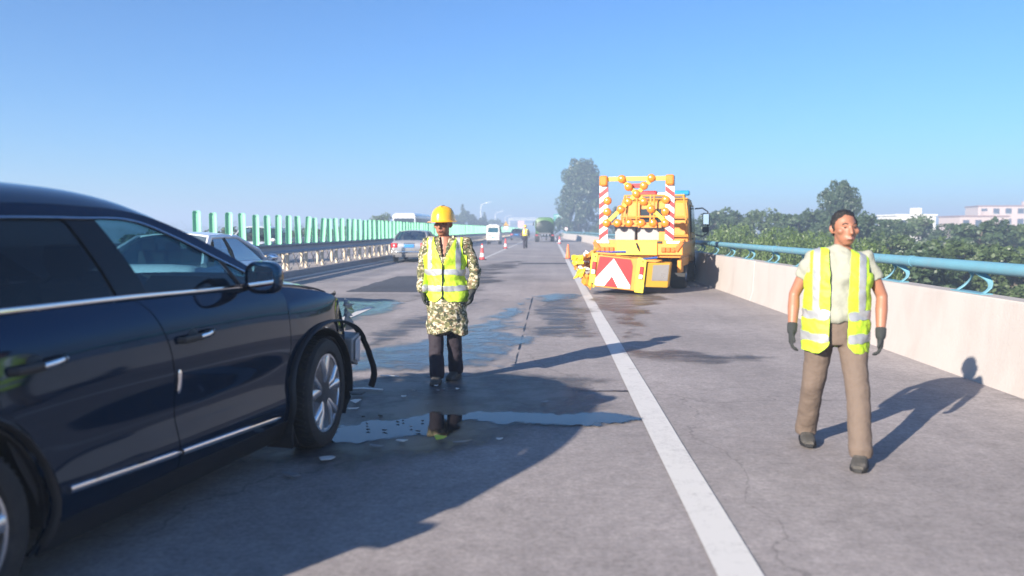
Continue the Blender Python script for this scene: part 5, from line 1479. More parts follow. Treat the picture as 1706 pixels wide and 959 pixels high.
# torn skin on the left
rt = random.Random(4)
for k in range(9):
    c0 = Vector((-.90 - .30 * rt.random() ** 1.5, rt.uniform(-.05, .35), .10 + .62 * (k / 8)))
    e1 = Vector((rt.uniform(.6, 1), rt.uniform(-.5, .5), rt.uniform(-.5, .5))).normalized(); e2 = Vector((rt.uniform(-.4, .4), rt.uniform(-.6, .6), 1)).normalized()
    w_, h_ = rt.uniform(.10, .17), rt.uniform(.09, .15)
    A = [[c0 + e1 * (u_ * w_) + e2 * (v_ * h_) + Vector((0, -1, 0)) * (.09 * mnoise.noise(Vector((u_ * 2.2 + k * 5, v_ * 2.2, k)))) + Vector((.05 * mnoise.noise(Vector((u_ * 3, v_ * 3, k + 9))), 0, .05 * mnoise.noise(Vector((u_ * 3 + 4, v_ * 3, k))))) for v_ in np.linspace(-1, 1, 6)] for u_ in np.linspace(-1, 1, 6)]
    MB().grid(np.array([[tuple(p) for p in r_] for r_ in A])).build('torn_sheet', (M_ty, M_ty, M_tyl, M_swh)[k % 4], CU, 0, solid=.01)
MB().tube([(-.80, .3, .62), (-1.05, .2, .60), (-1.18, .05, .66)], [.05, .05, .02], 6).build('bent_arm', M_ty, CU)
MB().box((-.62, .5, .30), (.4, .5, .5), Matrix.Rotation(.3, 3, 'Z')).build('crushed_cell', M_ty, CU, bevel=.02)

# rubble and smashed pieces against the parapet beside the truck
rt = random.Random(8)
M_rub = mat('broken concrete', (.33, .30, .28), .9, var=.2, bump=.4, bscale=20)
pp = sorted([(3.75 + rt.uniform(-.25, .35), 20.3 + rt.uniform(0, 1.8)) for _ in range(6)], key=lambda p: p[1])
for k, (x, y) in enumerate(pp):
    s_ = rt.uniform(.05, .13)
    mb = MB().box((0, 0, 0), (s_ * 2, s_ * 1.5, s_), taper=.7)
    o = mb.build('rubble', M_rub, None, 0, bevel=.01, loc=(x, y, s_ * .45), rot=(0, 0, rt.uniform(0, 6)))
    tag(o, '%s chunk of broken concrete at the parapet foot by the truck, near to far' % ORD[k], 'rubble', 'rubble by the truck', 'thing')
# ================================================================== CONES AND DEBRIS
M_cor = mat('cone orange', (.72, .16, .03), .5, var=.08, scale=8)
M_cred = mat('cone red', (.62, .05, .05), .5, var=.08, scale=8)
def cone(label, loc, m, h=.75, band=((.30, .52),), tip=None):
    t = thing('traffic_cone', label, 'traffic cone', loc, 0.3, 'traffic cones')
    MB().box((0, 0, .02), (.36, .36, .04)).build('base', M_blk, t, bevel=.01)
    r = lambda z: .135 - (.135 - .03) * z / h
    MB().lathe([(.15, .04), (r(.06), .07), (r(h * .5), h * .5), (.032, h), (.02, h + .005)], 20).build('body', m, t)
    for a, b_ in band:
        MB().lathe([(r(a) + .003, a), (r(b_) + .003, b_), (r(b_) - .004, b_ + .001), (r(a) - .004, a - .001)], 20).build('reflective_band', M_swh, t)
    return t
cone('orange traffic cone on the white edge line left of the yellow truck', (.90, 41.0, 0), M_cor, .75, ())
cone('red and white traffic cone beside the camouflaged worker\'s shoulder', (-3.36, 39.3, 0), M_cred, .80, ((.16, .34), (.62, .72)))
cone('red and white traffic cone below the white patrol van', (-3.52, 62.7, 0), M_cred, .80, ((.18, .40),))
cone('far red and white traffic cone on the edge line beside the tank lorry', (.95, 84, 0), M_cred, .80, ((.18, .45),))
cone('farthest traffic cone at the tank lorry\'s right wheels', (.86, 101, 0), M_cor, .75, ((.3, .5),))

# debris of the crash, each piece its own object
rd_ = random.Random(12)
M_dw = mat('debris white', (.62, .62, .60), .5, var=.15, scale=12)
M_dg = mat('debris grey', (.22, .22, .23), .5, var=.2, scale=12)
def shard(x, y, l, w, m, label, name='debris', a=None, th=.006, curl=.02):
    n = rd_.randint(5, 7)
    P = []
    for k in range(n):
        t = 2 * math.pi * k / n
        q = rd_.uniform(.65, 1.1)
        P.append((math.cos(t) * l / 2 * q, math.sin(t) * w / 2 * q))
    mb = MB()
    V = [(p, q, th * .5 + curl * abs(p / max(l, .01))) for p, q in P] + [(p * .97, q * .97, th * 1.5 + curl * abs(p / max(l, .01))) for p, q in P]
    mb.add(V, [tuple(range(n - 1, -1, -1)), tuple(range(n, 2 * n))] + [(i, (i + 1) % n, n + (i + 1) % n, n + i) for i in range(n)])
    o = mb.build(name, m, None, 0, loc=(x, y, .014), rot=(0, 0, rd_.uniform(-.6, .6) if a is None else a))
    return tag(o, label, 'debris', 'crash debris on the road', 'thing')
def stick(x, y, l, r, m, label, a=0):
    o = MB().tube([(-l / 2, 0, r), (-l * .1, r, r * 1.2), (l / 2, 0, r)], [(r * .5, r), (r * .6, r * 1.5), (r * .4, r)], 8, up=(0, 0, 1)).build('trim_strip', m, None, loc=(x, y, .012), rot=(0, 0, a))
    return tag(o, label, 'debris', 'crash debris on the road', 'thing')
stick(-1.70, 7.22, .32, .016, M_dw, 'white strip of trim lying just ahead of the front wheel', -.05)
stick(-1.62, 7.92, .20, .010, M_dw, 'thin pale strip on the road left of the worker\'s shoes', -.12)
shard(-1.44, 5.02, .13, .10, M_dw, 'largest white fragment, on the shaded road below the puddle')
shard(-1.56, 4.66, .15, .07, M_dg, 'dull grey flat fragment nearest the camera, below the front wheel')
shard(-1.66, 6.70, .10, .16, M_dw, 'jagged white shard beside the tyre between trim strip and puddle', curl=.06)
shard(-1.62, 6.45, .14, .05, M_dw, 'long white sliver by the tyre at the puddle\'s upper edge')
shard(-1.72, 6.98, .20, .14, M_blk, 'crumpled black plastic piece behind the trim strip near the wheel', curl=.08)
shard(-1.04, 5.47, .10, .05, M_dw, 'small white chip left of the yellow-green scrap')
shard(-1.18, 5.32, .11, .04, M_dg, 'small grey chip just below the puddle\'s left end')
shard(-.77, 5.52, .12, .09, mat('yellow-green scrap', (.55, .62, .05), .5, var=.15), 'yellow-green scrap at the puddle\'s lower edge below the worker', curl=.07)
shard(-.62, 5.46, .16, .03, M_dg, 'grey sliver beside the yellow-green scrap')
shard(-.36, 5.55, .06, .04, M_dw, 'tiny pale chip right of the yellow-green scrap')
shard(-1.30, 6.95, .06, .05, M_dw, 'tiny white chip on the dark road between wheel and worker')
shard(-1.08, 7.45, .05, .04, M_dw, 'tiny white chip just left of the worker\'s front shoe')
shard(-.86, 7.30, .04, .04, M_dw, 'tiny white chip right of the worker\'s front shoe')
shard(-.05, 6.78, .07, .05, M_dg, 'lone grey chip in the car\'s shadow right of the worker')
NUM = ['one', 'two', 'three', 'four', 'five', 'six', 'seven', 'eight', 'nine', 'ten', 'eleven', 'twelve', 'thirteen', 'fourteen']
pp = sorted([(rd_.uniform(-1.6, -.7), rd_.uniform(5.60, 6.25)) for _ in range(12)])
for k, (x, y) in enumerate(pp):
    shard(x, y, rd_.uniform(.02, .06), rd_.uniform(.012, .022), M_blk, '%s black fragment in the long puddle counting from the tyre to the right' % ORD[k], curl=.012)
pp = sorted([(rd_.uniform(-1.9, -.9), rd_.uniform(4.9, 8.0)) for _ in range(10)], key=lambda p: -p[1])
for k, (x, y) in enumerate(pp):
    shard(x, y, rd_.uniform(.02, .04), rd_.uniform(.015, .03), M_dg, '%s grey plastic crumb around the front wheel counting from far to near' % ORD[k])

for k, (x, y, l, w) in enumerate([(-1.95, 6.35, .16, .09), (-2.05, 6.75, .22, .10), (-1.88, 6.05, .12, .06)]):
    shard(x, y, l, w, M_clad, ('black torn bumper piece tucked behind the front tyre', 'widest black bumper piece under the smashed nose', 'short black plastic tab touching the front tyre')[k], curl=.09)
# ================================================================== PEOPLE
M_skin = mat('skin', (.30, .13, .078), .5, var=.10, scale=14, bump=.05, bscale=200)
M_hair = mat('hair black', (.012, .010, .009), .55, var=.3, scale=60, bump=.6, bscale=150)
M_vest = mat('vest fluorescent lime', (.42, .62, .03), .6, var=.10, scale=9, bump=.9, bscale=11)
M_vest2 = mat('vest fluorescent yellow', (.80, .60, .04), .6, var=.07, scale=9, bump=.25, bscale=35)
M_refl = mat('reflective tape', (.36, .37, .38), .35, metal=.3, var=.06, scale=20)
M_glove = mat('knit glove', (.03, .034, .034), .9, var=.25, scale=60, bump=.5, bscale=250)
M_trd = mat('trousers dark', (.020, .015, .024), .85, var=.25, scale=8, bump=1.0, bscale=10)
M_trb = mat('trousers brown', (.125, .092, .072), .85, var=.18, scale=8, bump=1.0, bscale=9)
M_shirt = mat('shirt pale', (.62, .60, .52), .85, var=.06, scale=8, bump=.3, bscale=40)
M_shirtm = mat('shirt pale green', (.27, .275, .225), .85, var=.10, scale=8, bump=.9, bscale=12)
M_shoe = mat('shoe', (.05, .047, .042), .75, var=.3, scale=20, dirt=(.18, .16, .14, .6), dscale=12)
M_helm = mat('helmet yellow', (.80, .42, .015), .25, var=.04, scale=4, coat=.7)
M_eye = mat('eye', (.02, .015, .012), .2)
M_lip = mat('lips', (.28, .10, .08), .5)

def camo():
    m, nt, b = nodes_of('camouflage cloth')
    N, L = nt.nodes, nt.links
    tc = N.new('ShaderNodeTexCoord')
    sn = N.new('ShaderNodeVectorMath'); sn.operation = 'SNAP'; sn.inputs[1].default_value = (.011, .011, .008)
    L.new(tc.outputs['Object'], sn.inputs[0])
    def layer(scale, off, th):
        mp = N.new('ShaderNodeMapping'); mp.inputs['Location'].default_value = (off, off * 1.7, off * .3); mp.inputs['Scale'].default_value = (1, 1, 1.5)
        L.new(sn.outputs[0], mp.inputs['Vector'])
        n = N.new('ShaderNodeTexNoise'); n.inputs['Scale'].default_value = scale; n.inputs['Detail'].default_value = 3; n.inputs['Roughness'].default_value = .6
        L.new(mp.outputs[0], n.inputs['Vector'])
        g = N.new('ShaderNodeMath'); g.operation = 'GREATER_THAN'; g.inputs[1].default_value = th
        L.new(n.outputs['Fac'], g.inputs[0]); return g.outputs[0]
    prev = None
    base = (.33, .29, .19, 1)
    for scale, off, th, c in ((20, 1, .47, (.13, .13, .055)), (20, 5, .54, (.50, .46, .33)), (26, 9, .53, (.05, .055, .030)), (30, 13, .60, (.20, .12, .07))):
        mx = N.new('ShaderNodeMix'); mx.data_type = 'RGBA'
        L.new(layer(scale, off, th), mx.inputs['Factor'])
        if prev is None: mx.inputs['A'].default_value = base
        else: L.new(prev, mx.inputs['A'])
        mx.inputs['B'].default_value = (*c, 1)
        prev = mx.outputs['Result']
    L.new(prev, b.inputs['Base Color'])
    b.inputs['Roughness'].default_value = .9
    nb = N.new('ShaderNodeTexNoise'); nb.inputs['Scale'].default_value = 30; nb.inputs['Detail'].default_value = 5
    L.new(tc.outputs['Object'], nb.inputs['Vector'])
    bp = N.new('ShaderNodeBump'); bp.inputs['Strength'].default_value = .4; bp.inputs['Distance'].default_value = .02
    L.new(nb.outputs['Fac'], bp.inputs['Height']); L.new(bp.outputs[0], b.inputs['Normal'])
    return m
M_camo = camo()

def fleshed(name, mb, m, parent, voxel=.012, smooth=3, wrinkle=0, wsc=(9, 9, 16), seed=0):
    """closed overlapping shapes fused into one continuous skin"""
    o = mb.build(name, m, parent, 0)
    r = o.modifiers.new('remesh', 'REMESH'); r.mode = 'VOXEL'; r.voxel_size = voxel; r.use_smooth_shade = True
    s = o.modifiers.new('smooth', 'SMOOTH'); s.iterations = smooth; s.factor = .5
    bake(o)
    me = o.data
    if wrinkle:
        n = len(me.vertices)
        co = np.empty(n * 3, np.float32); no = np.empty(n * 3, np.float32)
        me.vertices.foreach_get('co', co); me.vertices.foreach_get('normal', no)
        co = co.reshape(-1, 3); no = no.reshape(-1, 3)
        for i in range(n):
            c = co[i]
            d = mnoise.noise(Vector((c[0] * wsc[0] + seed, c[1] * wsc[1], c[2] * wsc[2]))) + .5 * mnoise.noise(Vector((c[0] * wsc[0] * 2.3, c[1] * wsc[1] * 2.3 + seed, c[2] * wsc[2] * 2.3 + c[0] * 14)))
            co[i] += no[i] * (wrinkle * d)
        me.vertices.foreach_set('co', co.reshape(-1)); me.update()
    me.materials.clear(); me.materials.append(m)
    me.shade_smooth()
    return o

def masked(name, src, keep, off, m, parent, thick=.003):
    """faces of src for which keep(centre, normal) holds, lifted by off along the normals"""
    me = src.data
    vs_ = [v.co + v.normal * off for v in me.vertices]
    F = [tuple(p.vertices) for p in me.polygons if keep(p.center, p.normal)]
    used = sorted({i for f in F for i in f})
    ix = {u: k for k, u in enumerate(used)}
    me2 = bpy.data.meshes.new(name)
    me2.from_pydata([vs_[u] for u in used], [], [tuple(ix[i] for i in f) for f in F])
    me2.materials.append(m); me2.shade_smooth()
    # even out the cut edge
    bm = bmesh.new(); bm.from_mesh(me2)
    bv = [v for v in bm.verts if v.is_boundary]
    for _ in range(4):
        new = {}
        for v in bv:
            nb = [e.other_vert(v) for e in v.link_edges if e.is_boundary]
            if len(nb) == 2: new[v] = v.co * .5 + (nb[0].co + nb[1].co) * .25
        for v, c in new.items(): v.co = c
    bm.to_mesh(me2); bm.free()
    return obj(name, me2, parent, solid=thick)

def hand(mb, wrist, palm_dir, side, grow=1.0, curl=.9, thumb=(0, -1, 0)):
    """palm and five unequal, bent fingers hanging from the wrist; side +1: thumb side towards thumb vector"""
    w = Vector(wrist); d = Vector(palm_dir).normalized()
    t = Vector(thumb); t = (t - d * t.dot(d)).normalized()        # across the palm, towards the thumb
    n = d.cross(t) * side                                           # palm normal, fingers curl that way
    g = grow
    mb.tube([w - d * .02, w + d * .02, w + d * .055, w + d * .088], [(.021 * g, .027 * g), (.019 * g, .034 * g), (.017 * g, .040 * g), (.014 * g, .038 * g)], 10, up=n)
    for k, (o_, l) in enumerate(((.029, .070), (.010, .078), (-.010, .073), (-.028, .058))):
        b0 = w + d * .082 + t * o_
        c1 = curl * (1 + .12 * k)
        p1 = b0 + (d * math.cos(.25 * c1) + n * math.sin(.25 * c1)) * l * .48
        p2 = p1 + (d * math.cos(.85 * c1) + n * math.sin(.85 * c1)) * l * .32
        p3 = p2 + (d * math.cos(1.35 * c1) + n * math.sin(1.35 * c1)) * l * .26
        mb.tube([b0 - d * .012, b0, p1, p2, p3], [.0095 * g, .0095 * g, .0088 * g, .008 * g, .006 * g], 8)
    b0 = w + d * .028 + t * .026
    p1 = b0 + (d * .75 + t * .62 + n * .2).normalized() * .034
    p2 = p1 + (d * .93 + t * .18 + n * .3).normalized() * .028
    p3 = p2 + (d * .93 + t * -.05 + n * .35).normalized() * .02
    mb.tube([b0 - t * .012, b0, p1, p2, p3], [.013 * g, .013 * g, .011 * g, .0095 * g, .007 * g], 8)

def head_shape(mb, c, yaw=0):
    """skull, jaw, nose, brow, ears; faces -y before yaw"""
    c = Vector(c); m = Matrix.Rotation(yaw, 3, 'Z')
    P = lambda x, y, z: c + m @ Vector((x, y, z))
    mb.sphere(P(0, .015, .035), (.074, .092, .085), 20, 14)
    mb.tube([P(0, -.005, .02), P(0, -.022, -.03), P(0, -.035, -.075), P(0, -.042, -.105)], [(.070, .078), (.064, .066), (.050, .048), (.026, .024)], 16, up=m @ Vector((1, 0, 0)))
    mb.tube([P(0, -.080, .022), P(0, -.094, .0), P(0, -.106, -.026), P(0, -.088, -.036)], [.008, .011, .015, .010], 8)
    mb.tube([P(-.045, -.070, .030), P(0, -.085, .030), P(.045, -.070, .030)], [.010, .012, .010], 8)
    mb.tube([P(-.024, -.078, -.062), P(0, -.088, -.060), P(.024, -.078, -.062)], [.008, .012, .008], 8)
    for s in (-1, 1):
        mb.sphere(P(s * .050, -.052, -.012), (.024, .024, .022), 10, 8)
        mb.tube([P(s * .072, .020, -.030), P(s * .082, .026, .0), P(s * .080, .030, .026)], [.008, .016, .010], 8)
    mb.tube([P(0, .025, -.03), P(0, .030, -.12), P(0, .035, -.19)], [(.055, .06), (.052, .056), (.060, .062)], 14, up=(1, 0, 0))

def face_parts(body, c, yaw):
    c = Vector(c); m = Matrix.Rotation(yaw, 3, 'Z')
    P = lambda x, y, z: c + m @ Vector((x, y, z))
    for s in (-1, 1):
        MB().sphere(P(s * .031, -.0745, .010), (.009, .006, .004), 10, 6).build('eye', M_eye, body)
        MB().tube([P(s * .016, -.086, .032), P(s * .034, -.083, .038), P(s * .050, -.072, .031)], [(.004, .004)] * 3, 6).build('eyebrow', M_hair, body)
    MB().tube([P(-.022, -.086, -.062), P(0, -.099, -.060), P(.022, -.086, -.062)], [(.004, .003), (.007, .004), (.004, .003)], 8, up=(0, 0, 1)).build('mouth', M_lip, body)

def shoe(parent, ankle, yaw, m, ground=0.0, pitch=0):
    a = Vector(ankle)
    mb = MB()
    rot = Matrix.Rotation(yaw, 3, 'Z') @ Matrix.Rotation(pitch, 3, 'X')
    rg_ = []
    for y, w, h, zc in ((.085, .028, .030, .030), (.07, .036, .050, .048), (.02, .040, .058, .056), (-.05, .044, .042, .042), (-.11, .050, .034, .034), (-.16, .046, .028, .028), (-.195, .028, .020, .022)):
        rg_.append([Vector((a.x, a.y, ground)) + rot @ Vector((math.copysign(abs(math.cos(t)) ** .7, math.cos(t)) * w, y, max(.0, zc + math.copysign(abs(math.sin(t)) ** .6, math.sin(t)) * h))) for t in np.linspace(0, 2 * math.pi, 18, endpoint=False)])
    mb.rings(rg_)
    o = mb.build('shoe', m, parent, 50)
    MB().rings([[Vector((a.x, a.y, ground)) + rot @ Vector((x * 1.04, y, z)) for x, y in ((.03, .088), (.046, .02), (.048, -.05), (.054, -.11), (.048, -.165), (.02, -.202), (-.02, -.202), (-.048, -.165), (-.054, -.11), (-.048, -.05), (-.046, .02), (-.03, .088))] for z in (.002, .022)]).build('sole', M_blk, o)

def person(label, loc, rz, scale, J, top_mat, leg_mat, vest_mat, coat=True, helmet=None, gloves=True, sleeves='long', vest_hem=.80, stripes=((1.06, 1.115), (.905, .96)), gap=.004, hemz=.48, shoe_mat=None, back=False, vopen=.42, detail=True, under=None):
    t = thing('person', label, 'person', loc, rz)
    t.scale = (scale,) * 3
    H = Vector(J['head']); yaw = J.get('yaw', 0)
    vx = .010 if detail else .02
    # the body itself
    mb = MB()
    head_shape(mb, H, yaw)
    mb.tube([J['pelvis'], J['waist'], J['chest'], J['neck']], [(.150, .100), (.135, .095), (.160, .105), (.070, .070)], 16, up=(1, 0, 0))
    for s, k in ((-1, 'r'), (1, 'l')):
        sh, el, wr = [Vector(J[q + k]) for q in ('sh_', 'el_', 'wr_')]
        hp, kn, an = [Vector(J[q + k]) for q in ('hip_', 'kn_', 'an_')]
        mb.tube([sh + Vector((-s * .06, 0, .0)), sh, (sh + el) / 2, el, (el + wr) / 2 + (el - wr) * .15, wr], [.042, .045, .043, .038, .040, .027], 12)
        mb.tube([hp + Vector((0, 0, .06)), hp, (hp + kn) / 2, kn, kn * .6 + an * .4, an, an - Vector((0, 0, .04))], [.08, .085, .070, .052, .050, .036, .036], 12)
        if not gloves: hand(mb, wr, wr - el, s)
    body = fleshed('body', mb, M_skin, t, vx * .8, 2)
    face_parts(body, H, yaw)
    # trousers
    mb = MB()
    mb.tube([Vector(J['waist']) + Vector((0, 0, -.01)), J['pelvis'], Vector(J['pelvis']) - Vector((0, 0, .10))], [(.150, .112), (.170, .125), (.150, .115)], 16, up=(1, 0, 0))
    for k in 'rl':
        hp, kn, an = [Vector(J[q + k]) for q in ('hip_', 'kn_', 'an_')]
        mb.tube([hp + Vector((0, 0, .05)), hp, (hp + kn) / 2, kn, (kn + an) / 2, an + Vector((0, 0, .015)), an - Vector((0, 0, .035))], [.090, .096, .086, .076, .073, .075, .070], 14)
    fleshed('trousers', mb, leg_mat, t, vx, 3, .006 if detail else 0, (7, 7, 12), 3)
    # coat or shirt
    mb = MB()
    if coat:
        P0 = [(J['pelvis'][0] + .005, J['pelvis'][1] - .035, hemz), (J['pelvis'][0] + .003, J['pelvis'][1] - .02, hemz + .2), J['pelvis'], J['waist'], J['chest'], (J['chest'][0], J['chest'][1] + .005, J['neck'][2] - .06), (J['neck'][0], J['neck'][1], J['neck'][2] - .005)]
        mb.tube(P0, [(.208, .185), (.204, .175), (.192, .155), (.175, .132), (.192, .138), (.165, .112), (.085, .082)], 20, up=(1, 0, 0))
    else:
        P0 = [Vector(J['waist']) - Vector((0, 0, .07)), J['waist'], J['chest'], (J['chest'][0], J['chest'][1] + .005, J['neck'][2] - .06), (J['neck'][0], J['neck'][1], J['neck'][2] - .02)]
        mb.tube(P0, [(.180, .135), (.180, .138), (.196, .138), (.165, .108), (.080, .078)], 20, up=(1, 0, 0))
    for s, k in ((-1, 'r'), (1, 'l')):
        sh, el, wr = [Vector(J[q + k]) for q in ('sh_', 'el_', 'wr_')]
        if sleeves == 'long':
            mb.tube([sh + Vector((-s * .08, 0, .0)), sh + Vector((-s * .01, 0, .005)), (sh + el) / 2, el, (el + wr) / 2, wr - (wr - el).normalized() * .01], [.072, .075, .066, .060, .057, .050], 14)
        else:
            mb.tube([sh + Vector((-s * .08, 0, .0)), sh + Vector((-s * .01, 0, .005)), (sh * .7 + el * .3), el * .55 + sh * .45], [.056, .060, .057, .057], 14)
    top = fleshed('coat' if coat else 'shirt', mb, top_mat, t, vx, 4, .020 if detail else 0, (8, 8, 9), 11)
    if coat:
        for v in top.data.vertices:
            if v.co.z < hemz + .12:
                v.co.z += (1 - (v.co.z - hemz) / .12) * .035 * mnoise.noise(Vector((v.co.x * 7, v.co.y * 7, 3)))
    nz_ = J['neck'][2]
    cx = J['chest'][0]
    vfun = lambda z: max(0, (z - (nz_ - .24)) * .34)
    # open the collar in front so the chest shows
    if coat and not back:
        me = top.data
        bm = bmesh.new(); bm.from_mesh(me)
        kill = [f for f in bm.faces if f.calc_center_median().y < J['chest'][1] - .02 and abs(f.calc_center_median().x - cx) < vfun(f.calc_center_median().z) * .62]
        bmesh.ops.delete(bm, geom=kill, context='FACES')
        bm.to_mesh(me); bm.free()
        for s in (-1, 1):
            MB().add([(cx + s * .075, J['neck'][1] - .04, nz_ + .02), (cx + s * .02, J['chest'][1] - .128, nz_ - .20), (cx + s * .07, J['chest'][1] - .130, nz_ - .11), (cx + s * .105, J['neck'][1] - .055, nz_ - .035), (cx + s * .085, J['neck'][1] + .06, nz_ + .01), (cx + s * .10, J['neck'][1] + .03, nz_ - .04)],
                     [(0, 1, 2, 3), (4, 0, 3, 5)]).build('collar', top_mat, top, 40, solid=.006)
    # vest over it
    src = top
    if not coat and detail:
        mv = MB()
        mv.tube([Vector(J['pelvis']) - Vector((0, 0, .17)), J['pelvis'], J['waist'], J['chest'], (J['chest'][0], J['chest'][1] + .005, nz_ - .06), (J['neck'][0], J['neck'][1], nz_ - .02)], [(.205, .165), (.205, .160), (.195, .150), (.204, .146), (.182, .114), (.090, .086)], 24, up=(1, 0, 0))
        src = fleshed('vest_form', mv, vest_mat, t, vx, 3, .012, (9, 9, 13), 5)
    def torso(c, n):
        z = c.z
        lim = .215 if z < nz_ - .17 else .172 + .0 * z
        if abs(c.x - cx) > lim: return False
        if z < vest_hem or z > nz_ - .012: return False
        front = (c.y < J['chest'][1]) if not back else (c.y < -9)
        if front:
            g = gap + max(0, (z - (nz_ - .26))) * vopen
            if abs(c.x - cx) < g: return False
            if z < vest_hem + .05 and abs(c.x - cx) < gap + .05 - (z - vest_hem): return False
        return True
    ve = masked('vest', src, torso, .013, vest_mat, t, .004)
    if detail:
        bands = lambda c, n: torso(c, n) and any(a <= c.z <= b for a, b in stripes)
        masked('reflective_band', src, bands, .0175, M_refl, ve, .002)
        for q in (-1, 1):
            masked('reflective_brace', src, lambda c, n, q=q: torso(c, n) and c.z > stripes[0][1] and .112 < q * (c.x - cx) < .152, .0170, M_refl, ve, .002)
        if gap < .02 and not back:
            MB().tube([(cx, J['chest'][1] - .158, nz_ - .26), (cx, J['waist'][1] - .165, J['waist'][2]), (cx, J['pelvis'][1] - .175, vest_hem + .03)], [(.006, .006)] * 3, 6).build('zip', M_blk, ve)
    else:
        masked('reflective_band', src, lambda c, n: torso(c, n) and abs(c.z - 1.08) < .03, .02, M_refl, ve, .002)
        for q in (-1, 1):
            masked('reflective_brace', src, lambda c, n, q=q: torso(c, n) and c.z > 1.08 and .08 < q * (c.x - cx) < .14, .02, M_refl, ve, .002)
    if src is not top: bpy.data.objects.remove(src)
    # hands in gloves, shoes
    for s, k in ((-1, 'r'), (1, 'l')):
        el, wr = Vector(J['el_' + k]), Vector(J['wr_' + k])
        if gloves:
            g = MB(); hand(g, wr, wr - el, s, 1.18)
            g.tube([wr - (wr - el).normalized() * .05, wr, wr + (wr - el).normalized() * .02], [.036, .034, .03], 10)
            fleshed('glove', g, M_glove, t, .0055, 2)
        an = Vector(J['an_' + k])
        shoe(t, an + Vector((0, .0, 0)), J.get('toe_' + k, 0), shoe_mat or M_shoe, max(0, an.z - .085), J.get('pit_' + k, 0))
    m = Matrix.Rotation(yaw, 3, 'Z')
    if helmet:
        he = MB()
        prof = [(.128, .0), (.126, .02), (.122, .05), (.112, .085), (.092, .115), (.060, .137), (.025, .146), (.004, .147)]
        rg_ = []
        for r, z in prof:
            rg_.append([H + m @ Vector((math.cos(a) * r * .92, math.sin(a) * r * 1.10 + .012, z + .040 + (.006 * math.cos(4 * a) if 0 < z < .13 else 0))) for a in np.linspace(0, 2 * math.pi, 32, endpoint=False)])
        he.rings(rg_, cap=False)
        he = he.build('helmet', helmet, t, 60, solid=.004)
        br_ = []
        for r0, dz in ((.118, .046), (.128, .040), (.150, .028)):
            br_.append([H + m @ Vector((math.cos(a) * (r0 if math.sin(a) > -.2 else r0 + (r0 - .118) * 1.0 * abs(math.sin(a))) * .93, math.sin(a) * (r0 if math.sin(a) > -.2 else r0 + (r0 - .118) * 1.2 * abs(math.sin(a))) * 1.10 + .012, dz if math.sin(a) < -.1 else .046 - (.046 - dz) * .3)) for a in np.linspace(0, 2 * math.pi, 40, endpoint=False)])
        MB().rings(br_, cap=False).build('brim', helmet, he, 60, solid=.004)
        MB().tube([H + m @ Vector((0, y, z)) for y, z in ((.125, .10), (.09, .155), (.02, .189), (-.06, .178), (-.105, .12))], [(.006, .014)] * 5, 8, up=(0, 0, 1)).build('ridge', helmet, he)
    else:
        hr = MB()
        hr.sphere(H + m @ Vector((0, .026, .050)), (.079, .092, .082), 20, 14)
        hr.tube([H + m @ Vector((0, .07, .05)), H + m @ Vector((0, .085, .0)), H + m @ Vector((0, .075, -.05))], [(.07, .03), (.065, .026), (.045, .015)], 12, up=m @ Vector((1, 0, 0)))
        for s in (-1, 1): hr.tube([H + m @ Vector((s * .07, .0, .06)), H + m @ Vector((s * .075, .005, .01)), H + m @ Vector((s * .07, .01, -.02))], [.016, .012, .004], 8)
        ho = fleshed('hair', hr, M_hair, t, .008, 1, .006, (60, 60, 60))
        bm = bmesh.new(); bm.from_mesh(ho.data)
        kill = [f for f in bm.faces if (m.transposed() @ (f.calc_center_median() - H)).y < -.045 and (m.transposed() @ (f.calc_center_median() - H)).z < .075]
        bmesh.ops.delete(bm, geom=kill, context='FACES'); bm.to_mesh(ho.data); bm.free()
    return t

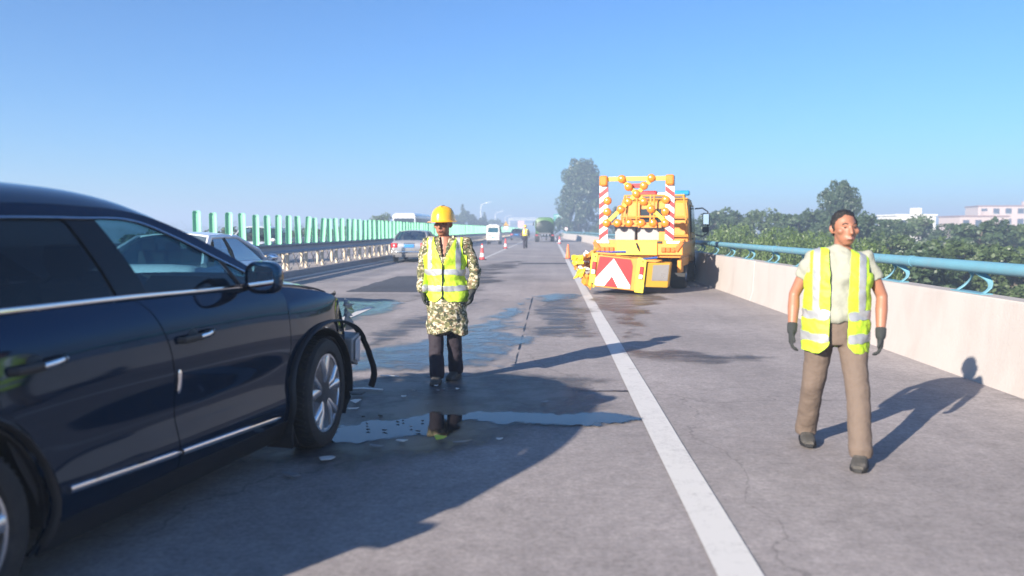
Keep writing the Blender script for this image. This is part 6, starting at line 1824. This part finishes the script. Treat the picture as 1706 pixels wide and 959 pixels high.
J1 = dict(head=(-.03, -.01, 1.545), neck=(-.015, .02, 1.425), chest=(0, .0, 1.22), waist=(.005, .0, 1.00), pelvis=(.01, .0, .86), yaw=-.12,
          sh_r=(-.185, .015, 1.365), el_r=(-.255, .03, 1.10), wr_r=(-.215, -.06, .885), sh_l=(.185, .015, 1.365), el_l=(.275, .05, 1.105), wr_l=(.265, -.02, .90),
          hip_r=(-.08, 0, .82), kn_r=(-.085, -.09, .47), an_r=(-.075, -.10, .085), hip_l=(.09, 0, .82), kn_l=(.075, .0, .46), an_l=(.06, .14, .095), toe_r=.1, toe_l=-.12)
person('worker in yellow helmet, camouflage coat and lime vest walking towards the camera', (-1.02, 7.78, 0), R(-6), 1.0, J1, M_camo, M_trd, M_vest, True, M_helm)
J2 = dict(head=(.03, -.02, 1.525), neck=(.015, .02, 1.405), chest=(0, .0, 1.20), waist=(-.01, .0, .98), pelvis=(-.01, .0, .86), yaw=.35,
          sh_r=(-.17, .015, 1.32), el_r=(-.275, .05, 1.08), wr_r=(-.285, -.04, .84), sh_l=(.17, .015, 1.32), el_l=(.275, .05, 1.08), wr_l=(.265, -.05, .83),
          hip_r=(-.10, 0, .82), kn_r=(-.14, .06, .46), an_r=(-.17, .25, .10), hip_l=(.09, 0, .82), kn_l=(.13, -.12, .47), an_l=(.15, -.24, .09), toe_r=.1, toe_l=-.15)
person('bareheaded person in open lime vest and brown trousers walking by the parapet', (1.90, 5.36, 0), R(-16), .985, J2, M_shirtm, M_trb, M_vest, False, None, True, 'short', .71, ((.93, .99), (.78, .84)), .055, vopen=.05)
J3 = dict(head=(.0, .02, 1.545), neck=(0, .02, 1.425), chest=(0, .0, 1.22), waist=(0, .0, 1.00), pelvis=(0, .0, .86), yaw=math.pi,
          sh_r=(-.185, .0, 1.365), el_r=(-.27, .03, 1.10), wr_r=(-.26, -.06, .87), sh_l=(.185, .0, 1.365), el_l=(.27, .03, 1.10), wr_l=(.27, .06, .88),
          hip_r=(-.09, 0, .82), kn_r=(-.09, -.02, .47), an_r=(-.09, -.2, .09), hip_l=(.09, 0, .82), kn_l=(.09, .08, .46), an_l=(.09, .12, .12), toe_r=math.pi, toe_l=math.pi)
person('distant worker in helmet and yellow vest walking away down the lane', (-1.98, 62.8, 0), R(4), 1.08, J3, mat('jacket dark', (.02, .022, .03), .8), M_trd, M_vest2, False, M_helm, True, 'long', .95, back=True, detail=False)
